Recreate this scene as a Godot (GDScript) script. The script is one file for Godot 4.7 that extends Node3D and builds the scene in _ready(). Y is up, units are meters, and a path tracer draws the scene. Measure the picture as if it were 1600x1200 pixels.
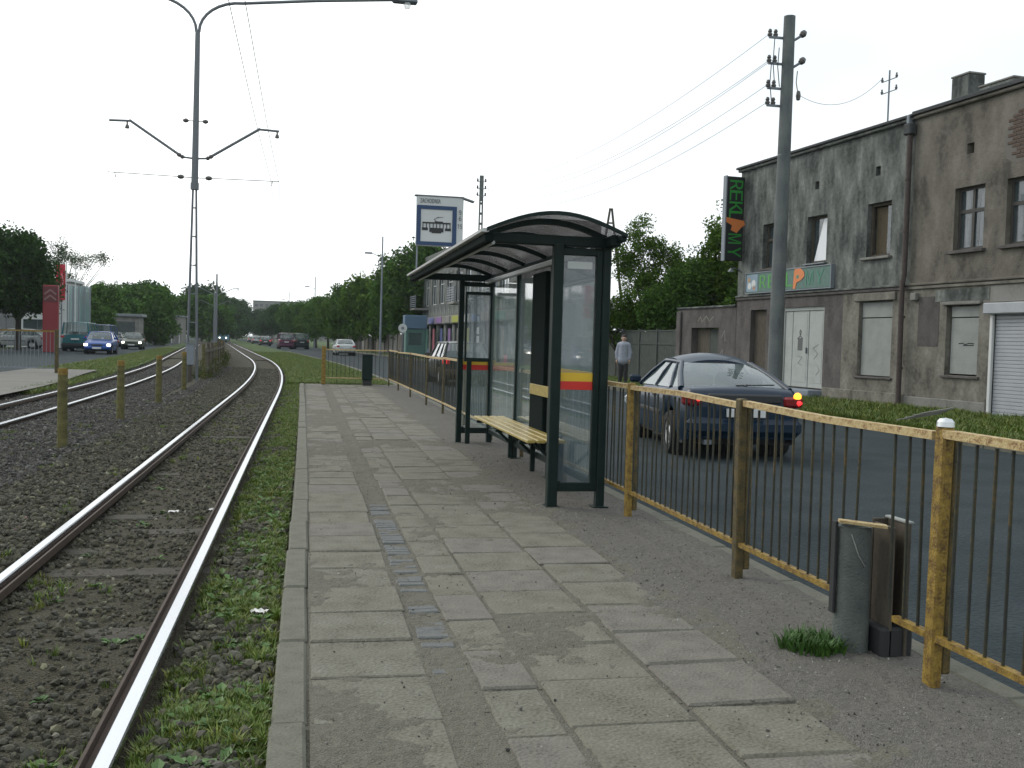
extends Node3D
# A tram stop beside a street: platform with shelter and yellow railing, tracks, houses across the road.
# World axes: -Z runs along the platform away from the camera, X to the right, platform top at y = 0, metres.

var rng := RandomNumberGenerator.new()
var M := {}
var counts := {}

class Geo:
	var v := PackedVector3Array()
	var n := PackedVector3Array()
	var c := PackedColorArray()
	var col := Color(1, 1, 1)
	var use_col := false
	func vert(p: Vector3, nn: Vector3) -> void:
		v.append(p)
		n.append(nn)
		if use_col: c.append(col)
	func tri(a: Vector3, b: Vector3, d: Vector3) -> void:   # a, b, d run anticlockwise seen from outside
		var nn := (b - a).cross(d - a).normalized()
		vert(a, nn); vert(d, nn); vert(b, nn)
	func trin(a: Vector3, b: Vector3, d: Vector3, na: Vector3, nb: Vector3, nd: Vector3) -> void:
		vert(a, na); vert(d, nd); vert(b, nb)
	func quad(a: Vector3, b: Vector3, d: Vector3, e: Vector3) -> void:
		tri(a, b, d); tri(a, d, e)
	func box(ctr: Vector3, size: Vector3, bs := Basis()) -> void:
		var h := size * 0.5
		var p := []
		for i in 8:
			p.append(ctr + bs * Vector3(h.x if i & 1 else -h.x, h.y if i & 2 else -h.y, h.z if i & 4 else -h.z))
		quad(p[4], p[5], p[7], p[6]); quad(p[1], p[0], p[2], p[3])
		quad(p[5], p[1], p[3], p[7]); quad(p[0], p[4], p[6], p[2])
		quad(p[6], p[7], p[3], p[2]); quad(p[0], p[1], p[5], p[4])
	func span(a: Vector3, b: Vector3) -> void:
		box((a + b) * 0.5, (b - a).abs())
	func cbox(ctr: Vector3, size: Vector3, ch: float, bs := Basis()) -> void:
		var h := size * 0.5
		ch = minf(ch, minf(h.x, minf(h.y, h.z)) * 0.9)
		var f := func(sx, sy, sz, k): # corner point lying on face k
			var q := Vector3(sx * (h.x - (0.0 if k == 0 else ch)), sy * (h.y - (0.0 if k == 1 else ch)), sz * (h.z - (0.0 if k == 2 else ch)))
			return ctr + bs * q
		for s in [-1, 1]:
			var a := [f.call(s, -1, -1, 0), f.call(s, 1, -1, 0), f.call(s, 1, 1, 0), f.call(s, -1, 1, 0)]
			if s < 0: a.reverse()
			quad(a[0], a[1], a[2], a[3])
			a = [f.call(-1, s, -1, 1), f.call(-1, s, 1, 1), f.call(1, s, 1, 1), f.call(1, s, -1, 1)]
			if s < 0: a.reverse()
			quad(a[0], a[1], a[2], a[3])
			a = [f.call(-1, -1, s, 2), f.call(1, -1, s, 2), f.call(1, 1, s, 2), f.call(-1, 1, s, 2)]
			if s < 0: a.reverse()
			quad(a[0], a[1], a[2], a[3])
		for s in [-1, 1]:
			for t in [-1, 1]:
				var a := [f.call(s, t, -1, 0), f.call(s, t, -1, 1), f.call(s, t, 1, 1), f.call(s, t, 1, 0)]
				if s * t < 0: a.reverse()
				quad(a[0], a[1], a[2], a[3])
				a = [f.call(s, -1, t, 2), f.call(s, -1, t, 0), f.call(s, 1, t, 0), f.call(s, 1, t, 2)]
				if s * t < 0: a.reverse()
				quad(a[0], a[1], a[2], a[3])
				a = [f.call(-1, s, t, 1), f.call(-1, s, t, 2), f.call(1, s, t, 2), f.call(1, s, t, 1)]
				if s * t < 0: a.reverse()
				quad(a[0], a[1], a[2], a[3])
				for w in [-1, 1]:
					a = [f.call(s, t, w, 0), f.call(s, t, w, 1), f.call(s, t, w, 2)]
					if s * t * w < 0: a.reverse()
					tri(a[0], a[1], a[2])
	func beam(a: Vector3, b: Vector3, w: float, h: float, up := Vector3.UP) -> void:
		var d := (b - a).normalized()
		if absf(d.dot(up)) > 0.95: up = Vector3(0, 0, 1)
		var r := d.cross(up).normalized()
		var uu := r.cross(d)
		box((a + b) * 0.5, Vector3(w, h, (b - a).length()), Basis(r, uu, -d))
	func tube(pts: Array, rad, sides := 8, caps := true) -> void:
		var rings := []
		var nrm := []
		var side := Vector3.ZERO
		for i in pts.size():
			var d: Vector3 = (pts[mini(i + 1, pts.size() - 1)] - pts[maxi(i - 1, 0)]).normalized()
			if side == Vector3.ZERO:
				side = d.cross(Vector3(0.31, 0.2, 0.93) if absf(d.z) < 0.9 else Vector3.UP).normalized()
			side = (side - d * side.dot(d)).normalized()
			var o := d.cross(side)
			var r: float = rad[i] if rad is Array else rad
			var ring := PackedVector3Array()
			var nn := PackedVector3Array()
			for k in sides:
				var q := side * cos(TAU * k / sides) + o * sin(TAU * k / sides)
				ring.append(pts[i] + q * r)
				nn.append(q)
			rings.append(ring); nrm.append(nn)
		for i in pts.size() - 1:
			for k in sides:
				var l := (k + 1) % sides
				trin(rings[i][k], rings[i][l], rings[i + 1][l], nrm[i][k], nrm[i][l], nrm[i + 1][l])
				trin(rings[i][k], rings[i + 1][l], rings[i + 1][k], nrm[i][k], nrm[i + 1][l], nrm[i + 1][k])
		if caps:
			for k in range(1, sides - 1):
				tri(rings[0][0], rings[0][k + 1], rings[0][k])
				var e: PackedVector3Array = rings[-1]
				tri(e[0], e[k], e[k + 1])
	func lathe(prof: Array, sides := 16, at := Vector3.ZERO, bs := Basis()) -> void:  # prof: Vector2(radius, height), from the bottom outside upwards
		for i in prof.size() - 1:
			var a: Vector2 = prof[i]
			var b: Vector2 = prof[i + 1]
			var d := (b - a).normalized()
			for k in sides:
				var q := []
				for t in [k, k + 1]:
					var w := Vector3(cos(TAU * t / sides), 0, -sin(TAU * t / sides))
					q.append([at + bs * (w * a.x + Vector3(0, a.y, 0)), at + bs * (w * b.x + Vector3(0, b.y, 0)), bs * (w * d.y - Vector3(0, d.x, 0))])
				trin(q[0][0], q[1][0], q[1][1], q[0][2], q[1][2], q[1][2])
				trin(q[0][0], q[1][1], q[0][1], q[0][2], q[1][2], q[0][2])
	func prism(poly: PackedVector2Array, z0: float, z1: float, xf := Transform3D()) -> void:  # poly anticlockwise in xy
		var idx := Geometry2D.triangulate_polygon(poly)
		var area := 0.0
		for i in poly.size():
			area += poly[i].cross(poly[(i + 1) % poly.size()])
		if area < 0: poly.reverse(); idx = Geometry2D.triangulate_polygon(poly)
		for i in range(0, idx.size(), 3):
			var a := poly[idx[i]]; var b := poly[idx[i + 1]]; var d := poly[idx[i + 2]]
			if (b - a).cross(d - a) < 0:
				var tmp := b; b = d; d = tmp
			tri(xf * Vector3(a.x, a.y, z1), xf * Vector3(b.x, b.y, z1), xf * Vector3(d.x, d.y, z1))
			tri(xf * Vector3(a.x, a.y, z0), xf * Vector3(d.x, d.y, z0), xf * Vector3(b.x, b.y, z0))
		for i in poly.size():
			var a := poly[i]; var b := poly[(i + 1) % poly.size()]
			quad(xf * Vector3(a.x, a.y, z0), xf * Vector3(b.x, b.y, z0), xf * Vector3(b.x, b.y, z1), xf * Vector3(a.x, a.y, z1))
	func grid(rows: Array, flip := false) -> void:  # smooth sheet through rows of points
		var h := rows.size()
		var w: int = rows[0].size()
		var nn := []
		for i in h:
			var l := PackedVector3Array()
			for j in w:
				var du: Vector3 = rows[i][mini(j + 1, w - 1)] - rows[i][maxi(j - 1, 0)]
				var dv: Vector3 = rows[mini(i + 1, h - 1)][j] - rows[maxi(i - 1, 0)][j]
				var q := du.cross(dv).normalized()
				l.append(-q if flip else q)
			nn.append(l)
		for i in h - 1:
			for j in w - 1:
				if flip:
					trin(rows[i][j], rows[i + 1][j], rows[i + 1][j + 1], nn[i][j], nn[i + 1][j], nn[i + 1][j + 1])
					trin(rows[i][j], rows[i + 1][j + 1], rows[i][j + 1], nn[i][j], nn[i + 1][j + 1], nn[i][j + 1])
				else:
					trin(rows[i][j], rows[i][j + 1], rows[i + 1][j + 1], nn[i][j], nn[i][j + 1], nn[i + 1][j + 1])
					trin(rows[i][j], rows[i + 1][j + 1], rows[i + 1][j], nn[i][j], nn[i + 1][j + 1], nn[i + 1][j])
	func mesh() -> ArrayMesh:
		var a := []
		a.resize(Mesh.ARRAY_MAX)
		a[Mesh.ARRAY_VERTEX] = v
		a[Mesh.ARRAY_NORMAL] = n
		if use_col: a[Mesh.ARRAY_COLOR] = c
		var m := ArrayMesh.new()
		m.add_surface_from_arrays(Mesh.PRIMITIVE_TRIANGLES, a)
		return m

# ---------------------------------------------------------------- scene helpers
func numbered(called: String) -> String:
	counts[called] = counts.get(called, -1) + 1
	return called if counts[called] == 0 else "%s_%03d" % [called, counts[called]]

func tag(o: Node3D, label: String, category: String, group := "") -> Node3D:
	o.set_meta("label", label); o.set_meta("category", category)
	if group: o.set_meta("group", group)
	return o

func thing(called: String, label: String, category: String, at := Vector3.ZERO, turn := 0.0, group := "") -> Node3D:
	var o := Node3D.new()
	o.name = numbered(called)
	add_child(o)
	o.position = at
	o.rotation.y = turn
	return tag(o, label, category, group)

func part(called: String, g, m: Material, parent: Node3D, at := Vector3.ZERO) -> MeshInstance3D:
	var o := MeshInstance3D.new()
	o.name = called if parent != self else numbered(called)
	o.mesh = g.mesh() if g is Geo else g
	o.material_override = m
	parent.add_child(o, true)
	o.position = at
	return o

func structure(called: String, g, m: Material) -> MeshInstance3D:
	var o := part(called, g, m, self)
	o.set_meta("kind", "structure")
	return o

func copy_of(o: Node3D, label: String, at: Vector3, turn := 0.0) -> Node3D:
	var c: Node3D = o.duplicate()
	c.name = numbered(String(o.name).rstrip("0123456789").trim_suffix("_"))
	add_child(c)
	c.position = at
	c.rotation.y = turn
	c.set_meta("label", label)
	return c

func copies(called: String, mesh: Mesh, m: Material, xf: Array, cols: Array, parent: Node3D) -> MultiMeshInstance3D:
	var mm := MultiMesh.new()
	mm.transform_format = MultiMesh.TRANSFORM_3D
	mm.use_colors = cols.size() > 0
	mm.mesh = mesh
	mm.instance_count = xf.size()
	for i in xf.size():
		mm.set_instance_transform(i, xf[i])
		if cols.size(): mm.set_instance_color(i, cols[i])
	var o := MultiMeshInstance3D.new()
	o.name = called if parent != self else numbered(called)
	o.multimesh = mm
	o.material_override = m
	parent.add_child(o, true)
	return o

func lettering(words: String, height: float, depth: float, m: Material, parent: Node3D, xf: Transform3D, width := 0.0, called := "lettering", serif := false) -> MeshInstance3D:
	var t := TextMesh.new()
	var f := SystemFont.new()
	f.font_names = PackedStringArray(["Droid Serif" if serif else "Droid Sans"])
	f.font_weight = 500
	t.font = f
	t.text = words
	t.font_size = 64
	t.pixel_size = height / 46.0
	t.depth = depth
	var o := MeshInstance3D.new()
	o.name = called
	o.mesh = t
	o.material_override = m
	parent.add_child(o, true)
	o.transform = xf
	if width > 0.0:
		var b := t.get_aabb().size.x
		if b > 0.01: o.scale.x = width / b
	return o

# ---------------------------------------------------------------- materials
func noise(freq: float, seed_: int, octaves := 4) -> FastNoiseLite:
	var f := FastNoiseLite.new()
	f.noise_type = FastNoiseLite.TYPE_SIMPLEX_SMOOTH
	f.frequency = freq
	f.seed = seed_
	f.fractal_octaves = octaves
	return f

func ramp(stops: Array, t: float) -> Color:
	var k := clampf(t, 0.0, 0.9999) * (stops.size() - 1)
	var i := int(k)
	return stops[i].lerp(stops[i + 1], k - i)

# a computed colour texture: stops are linear base colours met by a mix of coarse and fine noise; streak > 1 stretches it upright
func ptex(stops: Array, coarse: float, fine: float, share: float, seed_: int, size := 384, contrast := 1.0, streak := 1.0) -> ImageTexture:
	var a := noise(coarse / sqrt(streak), seed_, 5).get_seamless_image(size, size, false, false, 0.15, true)
	var b := noise(fine, seed_ + 7, 3).get_seamless_image(size, size, false, false, 0.15, true)
	a.convert(Image.FORMAT_L8); b.convert(Image.FORMAT_L8)
	var pa := a.get_data(); var pb := b.get_data()
	var lut := PackedByteArray()
	for i in 256:
		var c: Color = ramp(stops, 0.5 + (i / 255.0 - 0.5) * contrast).linear_to_srgb()
		lut.append_array(PackedByteArray([int(c.r * 255), int(c.g * 255), int(c.b * 255)]))
	var out := PackedByteArray()
	out.resize(size * size * 3)
	for y in size:
		for x in size:
			var i := y * size + x
			var j := i if streak == 1.0 else y * size + int(x * streak) % size
			var t := int(pa[j] * (1.0 - share) + pb[i] * share) * 3
			out[i * 3] = lut[t]; out[i * 3 + 1] = lut[t + 1]; out[i * 3 + 2] = lut[t + 2]
	return ImageTexture.create_from_image(Image.create_from_data(size, size, false, Image.FORMAT_RGB8, out))

var bump_cache := {}
func bump(freq: float, strength: float, seed_ := 3) -> ImageTexture:
	var key := "%f %f %d" % [freq, strength, seed_]
	if not bump_cache.has(key):
		var a := noise(freq, seed_, 5).get_seamless_image(384, 384, false, false, 0.15, true)
		a.convert(Image.FORMAT_RGBA8)
		a.bump_map_to_normal_map(strength)
		bump_cache[key] = ImageTexture.create_from_image(a)
	return bump_cache[key]

func lin(r: float, g: float, b: float) -> Color:
	return Color(r, g, b).linear_to_srgb()

func paint(r: float, g: float, b: float, rough := 0.7, metal := 0.0) -> StandardMaterial3D:
	var m := StandardMaterial3D.new()
	m.albedo_color = lin(r, g, b)
	m.roughness = rough
	m.metallic = metal
	return m

func surf(tex: Texture2D, scale: float, rough := 0.9, nrm: Texture2D = null, depth := 1.0, world := true) -> StandardMaterial3D:
	var m := StandardMaterial3D.new()
	m.albedo_texture = tex
	m.uv1_triplanar = true
	m.uv1_world_triplanar = world
	m.uv1_scale = Vector3.ONE * scale
	m.roughness = rough
	if nrm:
		m.normal_enabled = true
		m.normal_texture = nrm
		m.normal_scale = depth
	return m

func glass(r: float, g: float, b: float, a: float) -> StandardMaterial3D:
	var m := paint(r, g, b, 0.03)
	m.albedo_color.a = a
	m.transparency = BaseMaterial3D.TRANSPARENCY_ALPHA
	return m

func glow(r: float, g: float, b: float, e: float) -> StandardMaterial3D:
	var m := paint(r, g, b, 0.3)
	m.emission_enabled = true
	m.emission = lin(r, g, b)
	m.emission_energy_multiplier = e
	return m

func v3(a: Array) -> Vector3:
	return Vector3(a[0], a[1], a[2])

# sideways shift of tracks and roads as they bend away beyond the platform
func bend(z: float) -> float:
	var d := -z
	if d < 24.0: return 0.0
	if d < 64.0: return -0.085 * (d - 24.0) * (d - 24.0) / 80.0
	return -1.7 - 0.085 * (d - 64.0)

func bend_far_track(z: float) -> float:
	var d := -z
	if d < 15.0: return 0.0
	if d < 55.0: return -0.095 * (d - 15.0) * (d - 15.0) / 80.0
	return -1.9 - 0.088 * (d - 55.0)

func stations(z0: float, z1: float, n: int) -> Array:  # denser near the camera
	var a := []
	var k := 2.0 + maxf(z0, 0.0)
	for i in n + 1:
		var t := float(i) / n
		a.append(-(lerpf(sqrt(k - z0), sqrt(k - z1), t) ** 2) + k)
	return a

func make_materials() -> void:
	var k := func(r, g, b): return Color(r, g, b)
	M.concrete = surf(ptex([k.call(.063, .056, .037), k.call(.125, .117, .089), k.call(.148, .140, .110), k.call(.188, .181, .146)], .012, .16, .6, 11, 512, 1.5), .6, .93, bump(.22, 5.0), .35)
	M.concrete_b = surf(ptex([k.call(.064, .056, .040), k.call(.123, .116, .089), k.call(.144, .138, .108), k.call(.183, .177, .145)], .014, .17, .6, 23, 512, 1.5), .55, .93, bump(.22, 5.0), .35)
	M.concrete_c = surf(ptex([k.call(.065, .060, .047), k.call(.127, .117, .098), k.call(.148, .139, .116), k.call(.185, .175, .148)], .014, .17, .6, 31, 512, 1.5), .65, .93, bump(.22, 5.0), .35)
	M.kerb = surf(ptex([k.call(.070, .069, .052), k.call(.123, .122, .094), k.call(.146, .145, .115)], .02, .18, .55, 41, 384, 1.2), .9, .92, bump(.22, 4.0), .35)
	M.sand = surf(ptex([k.call(.051, .045, .032), k.call(.101, .095, .072), k.call(.131, .124, .098), k.call(.177, .172, .145)], .05, .24, .65, 52, 512, 1.35), .9, .97, bump(.25, 8.0), .6)
	M.gravel = surf(ptex([k.call(.046, .042, .035), k.call(.097, .090, .077), k.call(.139, .130, .113), k.call(.244, .235, .214)], .06, .27, .7, 57, 512, 1.6), 1.1, .97, bump(.27, 9.0), .8)
	M.sett = surf(ptex([k.call(.072, .074, .073), k.call(.119, .124, .120), k.call(.153, .157, .150)], .03, .15, .5, 61), 1.5, .85, bump(.15, 5.0), .6)
	M.asphalt = surf(ptex([k.call(.021, .030, .032), k.call(.030, .040, .044), k.call(.035, .046, .051), k.call(.046, .057, .060)], .008, .25, .45, 71, 512, 1.5), .22, .95, bump(.3, 4.0), .5)
	M.asphalt.metallic_specular = .3
	M.soil = surf(ptex([k.call(.022, .019, .010), k.call(.042, .037, .020), k.call(.060, .053, .031), k.call(.081, .073, .045)], .03, .2, .5, 81, 512, 1.3), .8, .98, bump(.2, 9.0), 1.0)
	M.turf = surf(ptex([k.call(.028, .049, .010), k.call(.045, .081, .014), k.call(.061, .102, .018), k.call(.077, .093, .024)], .02, .2, .5, 91, 512, 1.2), .35, .98, bump(.22, 8.0), 1.0)
	M.pad = surf(ptex([k.call(.085, .081, .068), k.call(.123, .119, .104), k.call(.145, .140, .123)], .01, .1, .4, 95), .25, .9)
	M.sleeper = surf(ptex([k.call(.031, .026, .020), k.call(.056, .050, .038), k.call(.081, .074, .062)], .02, .15, .5, 99), .9, .95, bump(.15, 5.0), .6)
	M.railhead = paint(.50, .53, .56, .24, 1.0)
	M.railrust = surf(ptex([k.call(.025, .016, .011), k.call(.05, .032, .022), k.call(.075, .05, .034)], .03, .2, .5, 103), 1.2, .8)
	# paint that has gone yellow, brown and rusty
	M.yellow = surf(ptex([k.call(.026, .014, .006), k.call(.096, .050, .009), k.call(.201, .126, .016), k.call(.262, .171, .025), k.call(.314, .225, .054)], .025, .12, .4, 111, 384, 1.15), 1.6, .6, bump(.1, 3.0), .5)
	M.yellow_pale = surf(ptex([k.call(.10, .045, .02), k.call(.27, .17, .07), k.call(.42, .31, .14), k.call(.46, .36, .18), k.call(.50, .42, .24)], .03, .14, .45, 117, 384, 1.6), 1.7, .6, bump(.1, 3.0), .5)
	M.olive = surf(ptex([k.call(.018, .014, .007), k.call(.045, .036, .012), k.call(.085, .06, .015), k.call(.14, .09, .02)], .02, .12, .4, 121, 384, 1.4), 1.4, .65, bump(.1, 3.0), .5)
	M.bar = surf(ptex([k.call(.010, .012, .010), k.call(.018, .021, .016), k.call(.032, .032, .014), k.call(.10, .062, .015)], .01, .09, .35, 127, 384, 1.6), .9, .65)
	M.post_moss = surf(ptex([k.call(.035, .033, .014), k.call(.085, .08, .03), k.call(.14, .125, .045), k.call(.17, .15, .07)], .02, .14, .4, 131, 384, 1.4), 1.2, .9, bump(.12, 5.0), .7)
	M.green = surf(ptex([k.call(.006, .014, .012), k.call(.008, .019, .016), k.call(.012, .024, .02)], .02, .1, .4, 133), 1.0, .5)
	M.green.metallic_specular = .3
	M.alu = paint(.62, .64, .64, .35, 1.0)
	M.roof_sheet = paint(.40, .355, .37, .22)      # smoky polycarbonate, passes a little daylight
	M.roof_sheet.albedo_color.a = .45
	M.roof_sheet.transparency = BaseMaterial3D.TRANSPARENCY_ALPHA
	M.pane = glass(.55, .72, .72, .10)
	M.pane_dirty = glass(.10, .145, .175, .30)
	M.car_glass = glass(.20, .27, .27, .25)
	M.house_glass = glass(.10, .13, .14, .28)
	M.red_band = paint(.55, .022, .015, .4)
	M.yellow_band = paint(.62, .40, .02, .4)
	M.slat = surf(ptex([k.call(.20, .13, .03), k.call(.40, .31, .09), k.call(.52, .43, .16)], .02, .12, .4, 141), 1.5, .35)
	M.sign_white = paint(.50, .52, .51, .5)
	M.sign_blue = paint(.007, .036, .105, .4)
	M.print = paint(.05, .055, .06, .6)
	M.black = paint(.012, .013, .014, .5)
	M.dark = paint(.02, .021, .022, .8)
	M.board_dark = paint(.010, .016, .015, .9)
	M.board_dark.metallic_specular = .15
	M.steel = paint(.16, .18, .20, .5, .6)
	M.galv = surf(ptex([k.call(.145, .170, .196), k.call(.187, .212, .238), k.call(.230, .246, .264)], .03, .15, .5, 147), 1.0, .55)
	M.mast = surf(ptex([k.call(.10, .115, .13), k.call(.14, .155, .17), k.call(.17, .18, .19)], .03, .15, .5, 149), .8, .6)
	M.wire = paint(.10, .105, .115, .6)
	M.pole = surf(ptex([k.call(.064, .072, .072), k.call(.102, .115, .115), k.call(.136, .149, .145), k.call(.162, .170, .162)], .012, .12, .35, 151, 384, 1.2, 3.0), .5, .9, bump(.15, 4.0), .5)
	M.insulator = paint(.09, .085, .08, .3)
	# house fronts
	M.plaster_grey = surf(ptex([k.call(.035, .04, .036), k.call(.075, .084, .077), k.call(.11, .12, .11), k.call(.145, .155, .142), k.call(.21, .22, .205)], .013, .07, .25, 161, 512, 1.7, 3.0), .2, .95, bump(.3, 3.0), .22)
	M.plaster_dark = surf(ptex([k.call(.046, .041, .040), k.call(.078, .070, .066), k.call(.101, .091, .086), k.call(.129, .118, .110)], .011, .07, .3, 163, 512, 1.5, 2.0), .22, .95, bump(.3, 3.0), .22)
	M.plaster_beige = surf(ptex([k.call(.07, .065, .054), k.call(.135, .127, .105), k.call(.175, .165, .138), k.call(.235, .225, .195)], .010, .07, .3, 167, 512, 1.8, 2.0), .22, .95, bump(.3, 3.0), .22)
	M.plaster_brown = surf(ptex([k.call(.06, .055, .046), k.call(.115, .104, .085), k.call(.145, .132, .108), k.call(.18, .165, .14)], .009, .07, .25, 169, 512, 1.7, 2.0), .2, .95, bump(.3, 3.0), .22)
	M.plaster_pale = surf(ptex([k.call(.128, .123, .111), k.call(.200, .196, .178), k.call(.238, .234, .217)], .012, .08, .35, 173, 384, 1.3), .3, .95, bump(.3, 3.0), .22)
	M.brick = surf(ptex([k.call(.06, .042, .033), k.call(.10, .068, .052), k.call(.14, .105, .085)], .03, .15, .5, 177), 1.3, .95, bump(.15, 5.0), .6)
	M.mortar = paint(.14, .13, .115, .95)
	M.board = surf(ptex([k.call(.210, .224, .210), k.call(.259, .273, .256), k.call(.294, .304, .287)], .012, .08, .35, 179, 384, 1.2), .5, .8)
	M.door_white = surf(ptex([k.call(.280, .301, .280), k.call(.350, .371, .350), k.call(.385, .402, .382)], .012, .08, .35, 181, 384, 1.2), .5, .65)
	M.shutter = surf(ptex([k.call(.294, .308, .329), k.call(.350, .364, .385), k.call(.385, .395, .409)], .012, .08, .35, 183), .5, .5)
	M.window_frame = paint(.05, .048, .042, .7)
	M.window_white = paint(0.440, 0.448, 0.440, .6)
	M.reflection_white = paint(.80, .82, .84, .8)  # white for the sky reflection painted into one upper window
	M.curtain = paint(.5, .52, .54, .95)
	M.roof_felt = surf(ptex([k.call(.03, .033, .034), k.call(.05, .054, .055), k.call(.07, .073, .073)], .03, .15, .4, 185), .6, .9)
	M.zinc = surf(ptex([k.call(.12, .14, .15), k.call(.17, .19, .20), k.call(.21, .23, .235)], .02, .15, .4, 187), .6, .6)
	M.rust_pipe = surf(ptex([k.call(.03, .022, .019), k.call(.06, .045, .04), k.call(.085, .068, .06)], .02, .1, .4, 189), .9, .75)
	M.stone_step = surf(ptex([k.call(.14, .17, .21), k.call(.20, .23, .27), k.call(.24, .27, .30)], .02, .1, .4, 191), .9, .9)
	M.fence_green = surf(ptex([k.call(.03, .04, .034), k.call(.05, .06, .052), k.call(.075, .085, .073)], .015, .1, .4, 193), .5, .85)
	M.wood_dark = surf(ptex([k.call(.035, .03, .022), k.call(.07, .058, .042), k.call(.10, .085, .065)], .02, .12, .4, 195, 384, 1.2, 4.0), .8, .85)
	M.bark = surf(ptex([k.call(.03, .026, .02), k.call(.06, .053, .042), k.call(.09, .08, .066)], .03, .15, .5, 197, 384, 1.2, 3.0), .9, .97, bump(.15, 8.0), 1.0)
	M.blade = paint(1, 1, 1, .6)
	M.blade.vertex_color_use_as_albedo = true
	M.blade.backlight_enabled = true
	M.blade.backlight = lin(.10, .15, .02)
	M.stone = paint(1, 1, 1, .92)
	M.stone.vertex_color_use_as_albedo = true
	M.stone.normal_enabled = true
	M.stone.normal_texture = bump(.12, 5.0)
	M.stone.uv1_triplanar = true
	M.stone.uv1_scale = Vector3.ONE * 3.0
	M.tyre = paint(.014, .014, .014, .85)
	M.rim = paint(.45, .46, .47, .35, .8)
	M.trim = paint(.022, .023, .024, .6)
	M.lamp_glass = glass(.8, .8, .8, .35)
	M.white = paint(0.578, 0.586, 0.578, .5)
	M.red = paint(.40, .012, .014, .4)

func set_camera_and_light() -> void:
	var cam := Camera3D.new()
	cam.name = "camera"
	cam.fov = 41.346          # 1590 pixels of focal length over 1200 pixels of height
	cam.near = 0.05
	cam.far = 3000.0
	add_child(cam)
	# turned 11.55 degrees right of the platform's axis, 2.3 down, rolled by 1.6
	var fwd := Vector3(sin(0.20162) * cos(-0.04023), sin(-0.04023), -cos(0.20162) * cos(-0.04023))
	var right := fwd.cross(Vector3.UP).normalized()
	var up := right.cross(fwd)
	var roll := deg_to_rad(1.6)
	cam.transform = Transform3D(Basis(right * cos(roll) + up * sin(roll), up * cos(roll) - right * sin(roll), -fwd), Vector3(0, 1.36, 0))
	cam.current = true
	var sun := DirectionalLight3D.new()
	sun.name = "sun"
	sun.light_energy = 0.22
	sun.light_color = Color(1.0, 0.95, 0.88)
	sun.light_angular_distance = 18.0
	sun.shadow_enabled = true
	add_child(sun)
	sun.look_at_from_position(Vector3(-28, 30, -30), Vector3.ZERO)
	var env := Environment.new()
	env.background_mode = Environment.BG_SKY
	env.tonemap_mode = Environment.TONE_MAPPER_LINEAR
	env.tonemap_exposure = 1.17
	env.sdfgi_enabled = true
	env.ssao_enabled = true
	env.ssil_enabled = true
	env.fog_enabled = true
	env.fog_density = 0.00022
	env.fog_light_color = Color(0.86, 0.90, 0.92)
	var sky := Sky.new()
	var pano := PanoramaSkyMaterial.new()
	pano.panorama = overcast()
	sky.sky_material = pano
	env.sky = sky
	var we := WorldEnvironment.new()
	we.name = "air"
	we.environment = env
	add_child(we)

func overcast() -> ImageTexture:
	var w := 512
	var h := 256
	var im := Image.create(w, h, false, Image.FORMAT_RGBF)
	var f := noise(1.7, 5, 5)
	var f2 := noise(0.7, 15, 3)
	var glow_at := Vector3(-0.62, 0.50, -0.70).normalized()
	for y in h:
		for x in w:
			var th := PI * (y + 0.5) / h
			var az := TAU * (x + 0.5) / w
			var d := Vector3(sin(az) * sin(th), cos(th), -cos(az) * sin(th))
			var yy := maxf(d.y, 0.0)
			var p := Vector3(d.x, yy * 2.2, d.z) / (0.45 + yy)
			var cl := clampf(f.get_noise_3dv(p) * 0.9 + f2.get_noise_3dv(p) * 0.6 + 0.5, 0.0, 1.0)
			var near := maxf(d.dot(glow_at), 0.0)
			cl = clampf(cl * 1.15 - 0.55 + 0.75 * near, 0.0, 1.0)
			var c := Color(0.71, 0.80, 0.865).lerp(Color(1.02, 1.03, 1.03), cl)
			var low := exp(-yy * 5.0)
			c = c.lerp(Color(0.98, 1.0, 0.98), low * 0.7)
			c = c * (1.04 + 0.75 * pow(near, 3.0))
			im.set_pixel(x, y, c)
	return ImageTexture.create_from_image(im)

# ---------------------------------------------------------------- ground, roads, tracks, platform
func road_left_edge(z: float) -> float: return 2.87 + bend(z) * 0.95
func road_right_edge(z: float) -> float:
	var d := -z
	if d < 20.0: return 10.75
	if d < 66.0: return 10.75 - 0.045 * (d - 20.0)
	return 8.68 - 0.085 * (d - 66.0)
func west_near_edge(z: float) -> float: return -9.0 + bend(z) * 0.9
func west_far_edge(z: float) -> float: return -18.6 + bend(z) * 0.75

func ribbon(zs: Array, left: Callable, right: Callable, cols: int, height: Callable) -> Geo:
	var g := Geo.new()
	var rows := []
	for z in zs:
		var row := PackedVector3Array()
		var a: float = left.call(z)
		var b: float = right.call(z)
		for j in cols + 1:
			var x := lerpf(a, b, float(j) / cols)
			row.append(Vector3(x, height.call(x, z), z))
		rows.append(row)
	g.grid(rows)
	return g

var bed_noise: FastNoiseLite
func bed_y(x: float, z: float) -> float:
	var u := x - bend(z)
	var w := x - bend_far_track(z)
	var y := -0.055
	if u > -1.72 and u < -0.50: y = -0.105
	elif u >= -0.50: y = lerpf(-0.085, -0.045, smoothstep(-0.5, -0.15, u))
	elif w < -5.45: y = lerpf(-0.07, -0.02, smoothstep(-5.5, -7.0, w))
	elif w < -4.1: y = -0.10
	return y + bed_noise.get_noise_2d(x, z) * 0.03 + bed_noise.get_noise_2d(x * 7.0, z * 7.0) * 0.014

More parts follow.
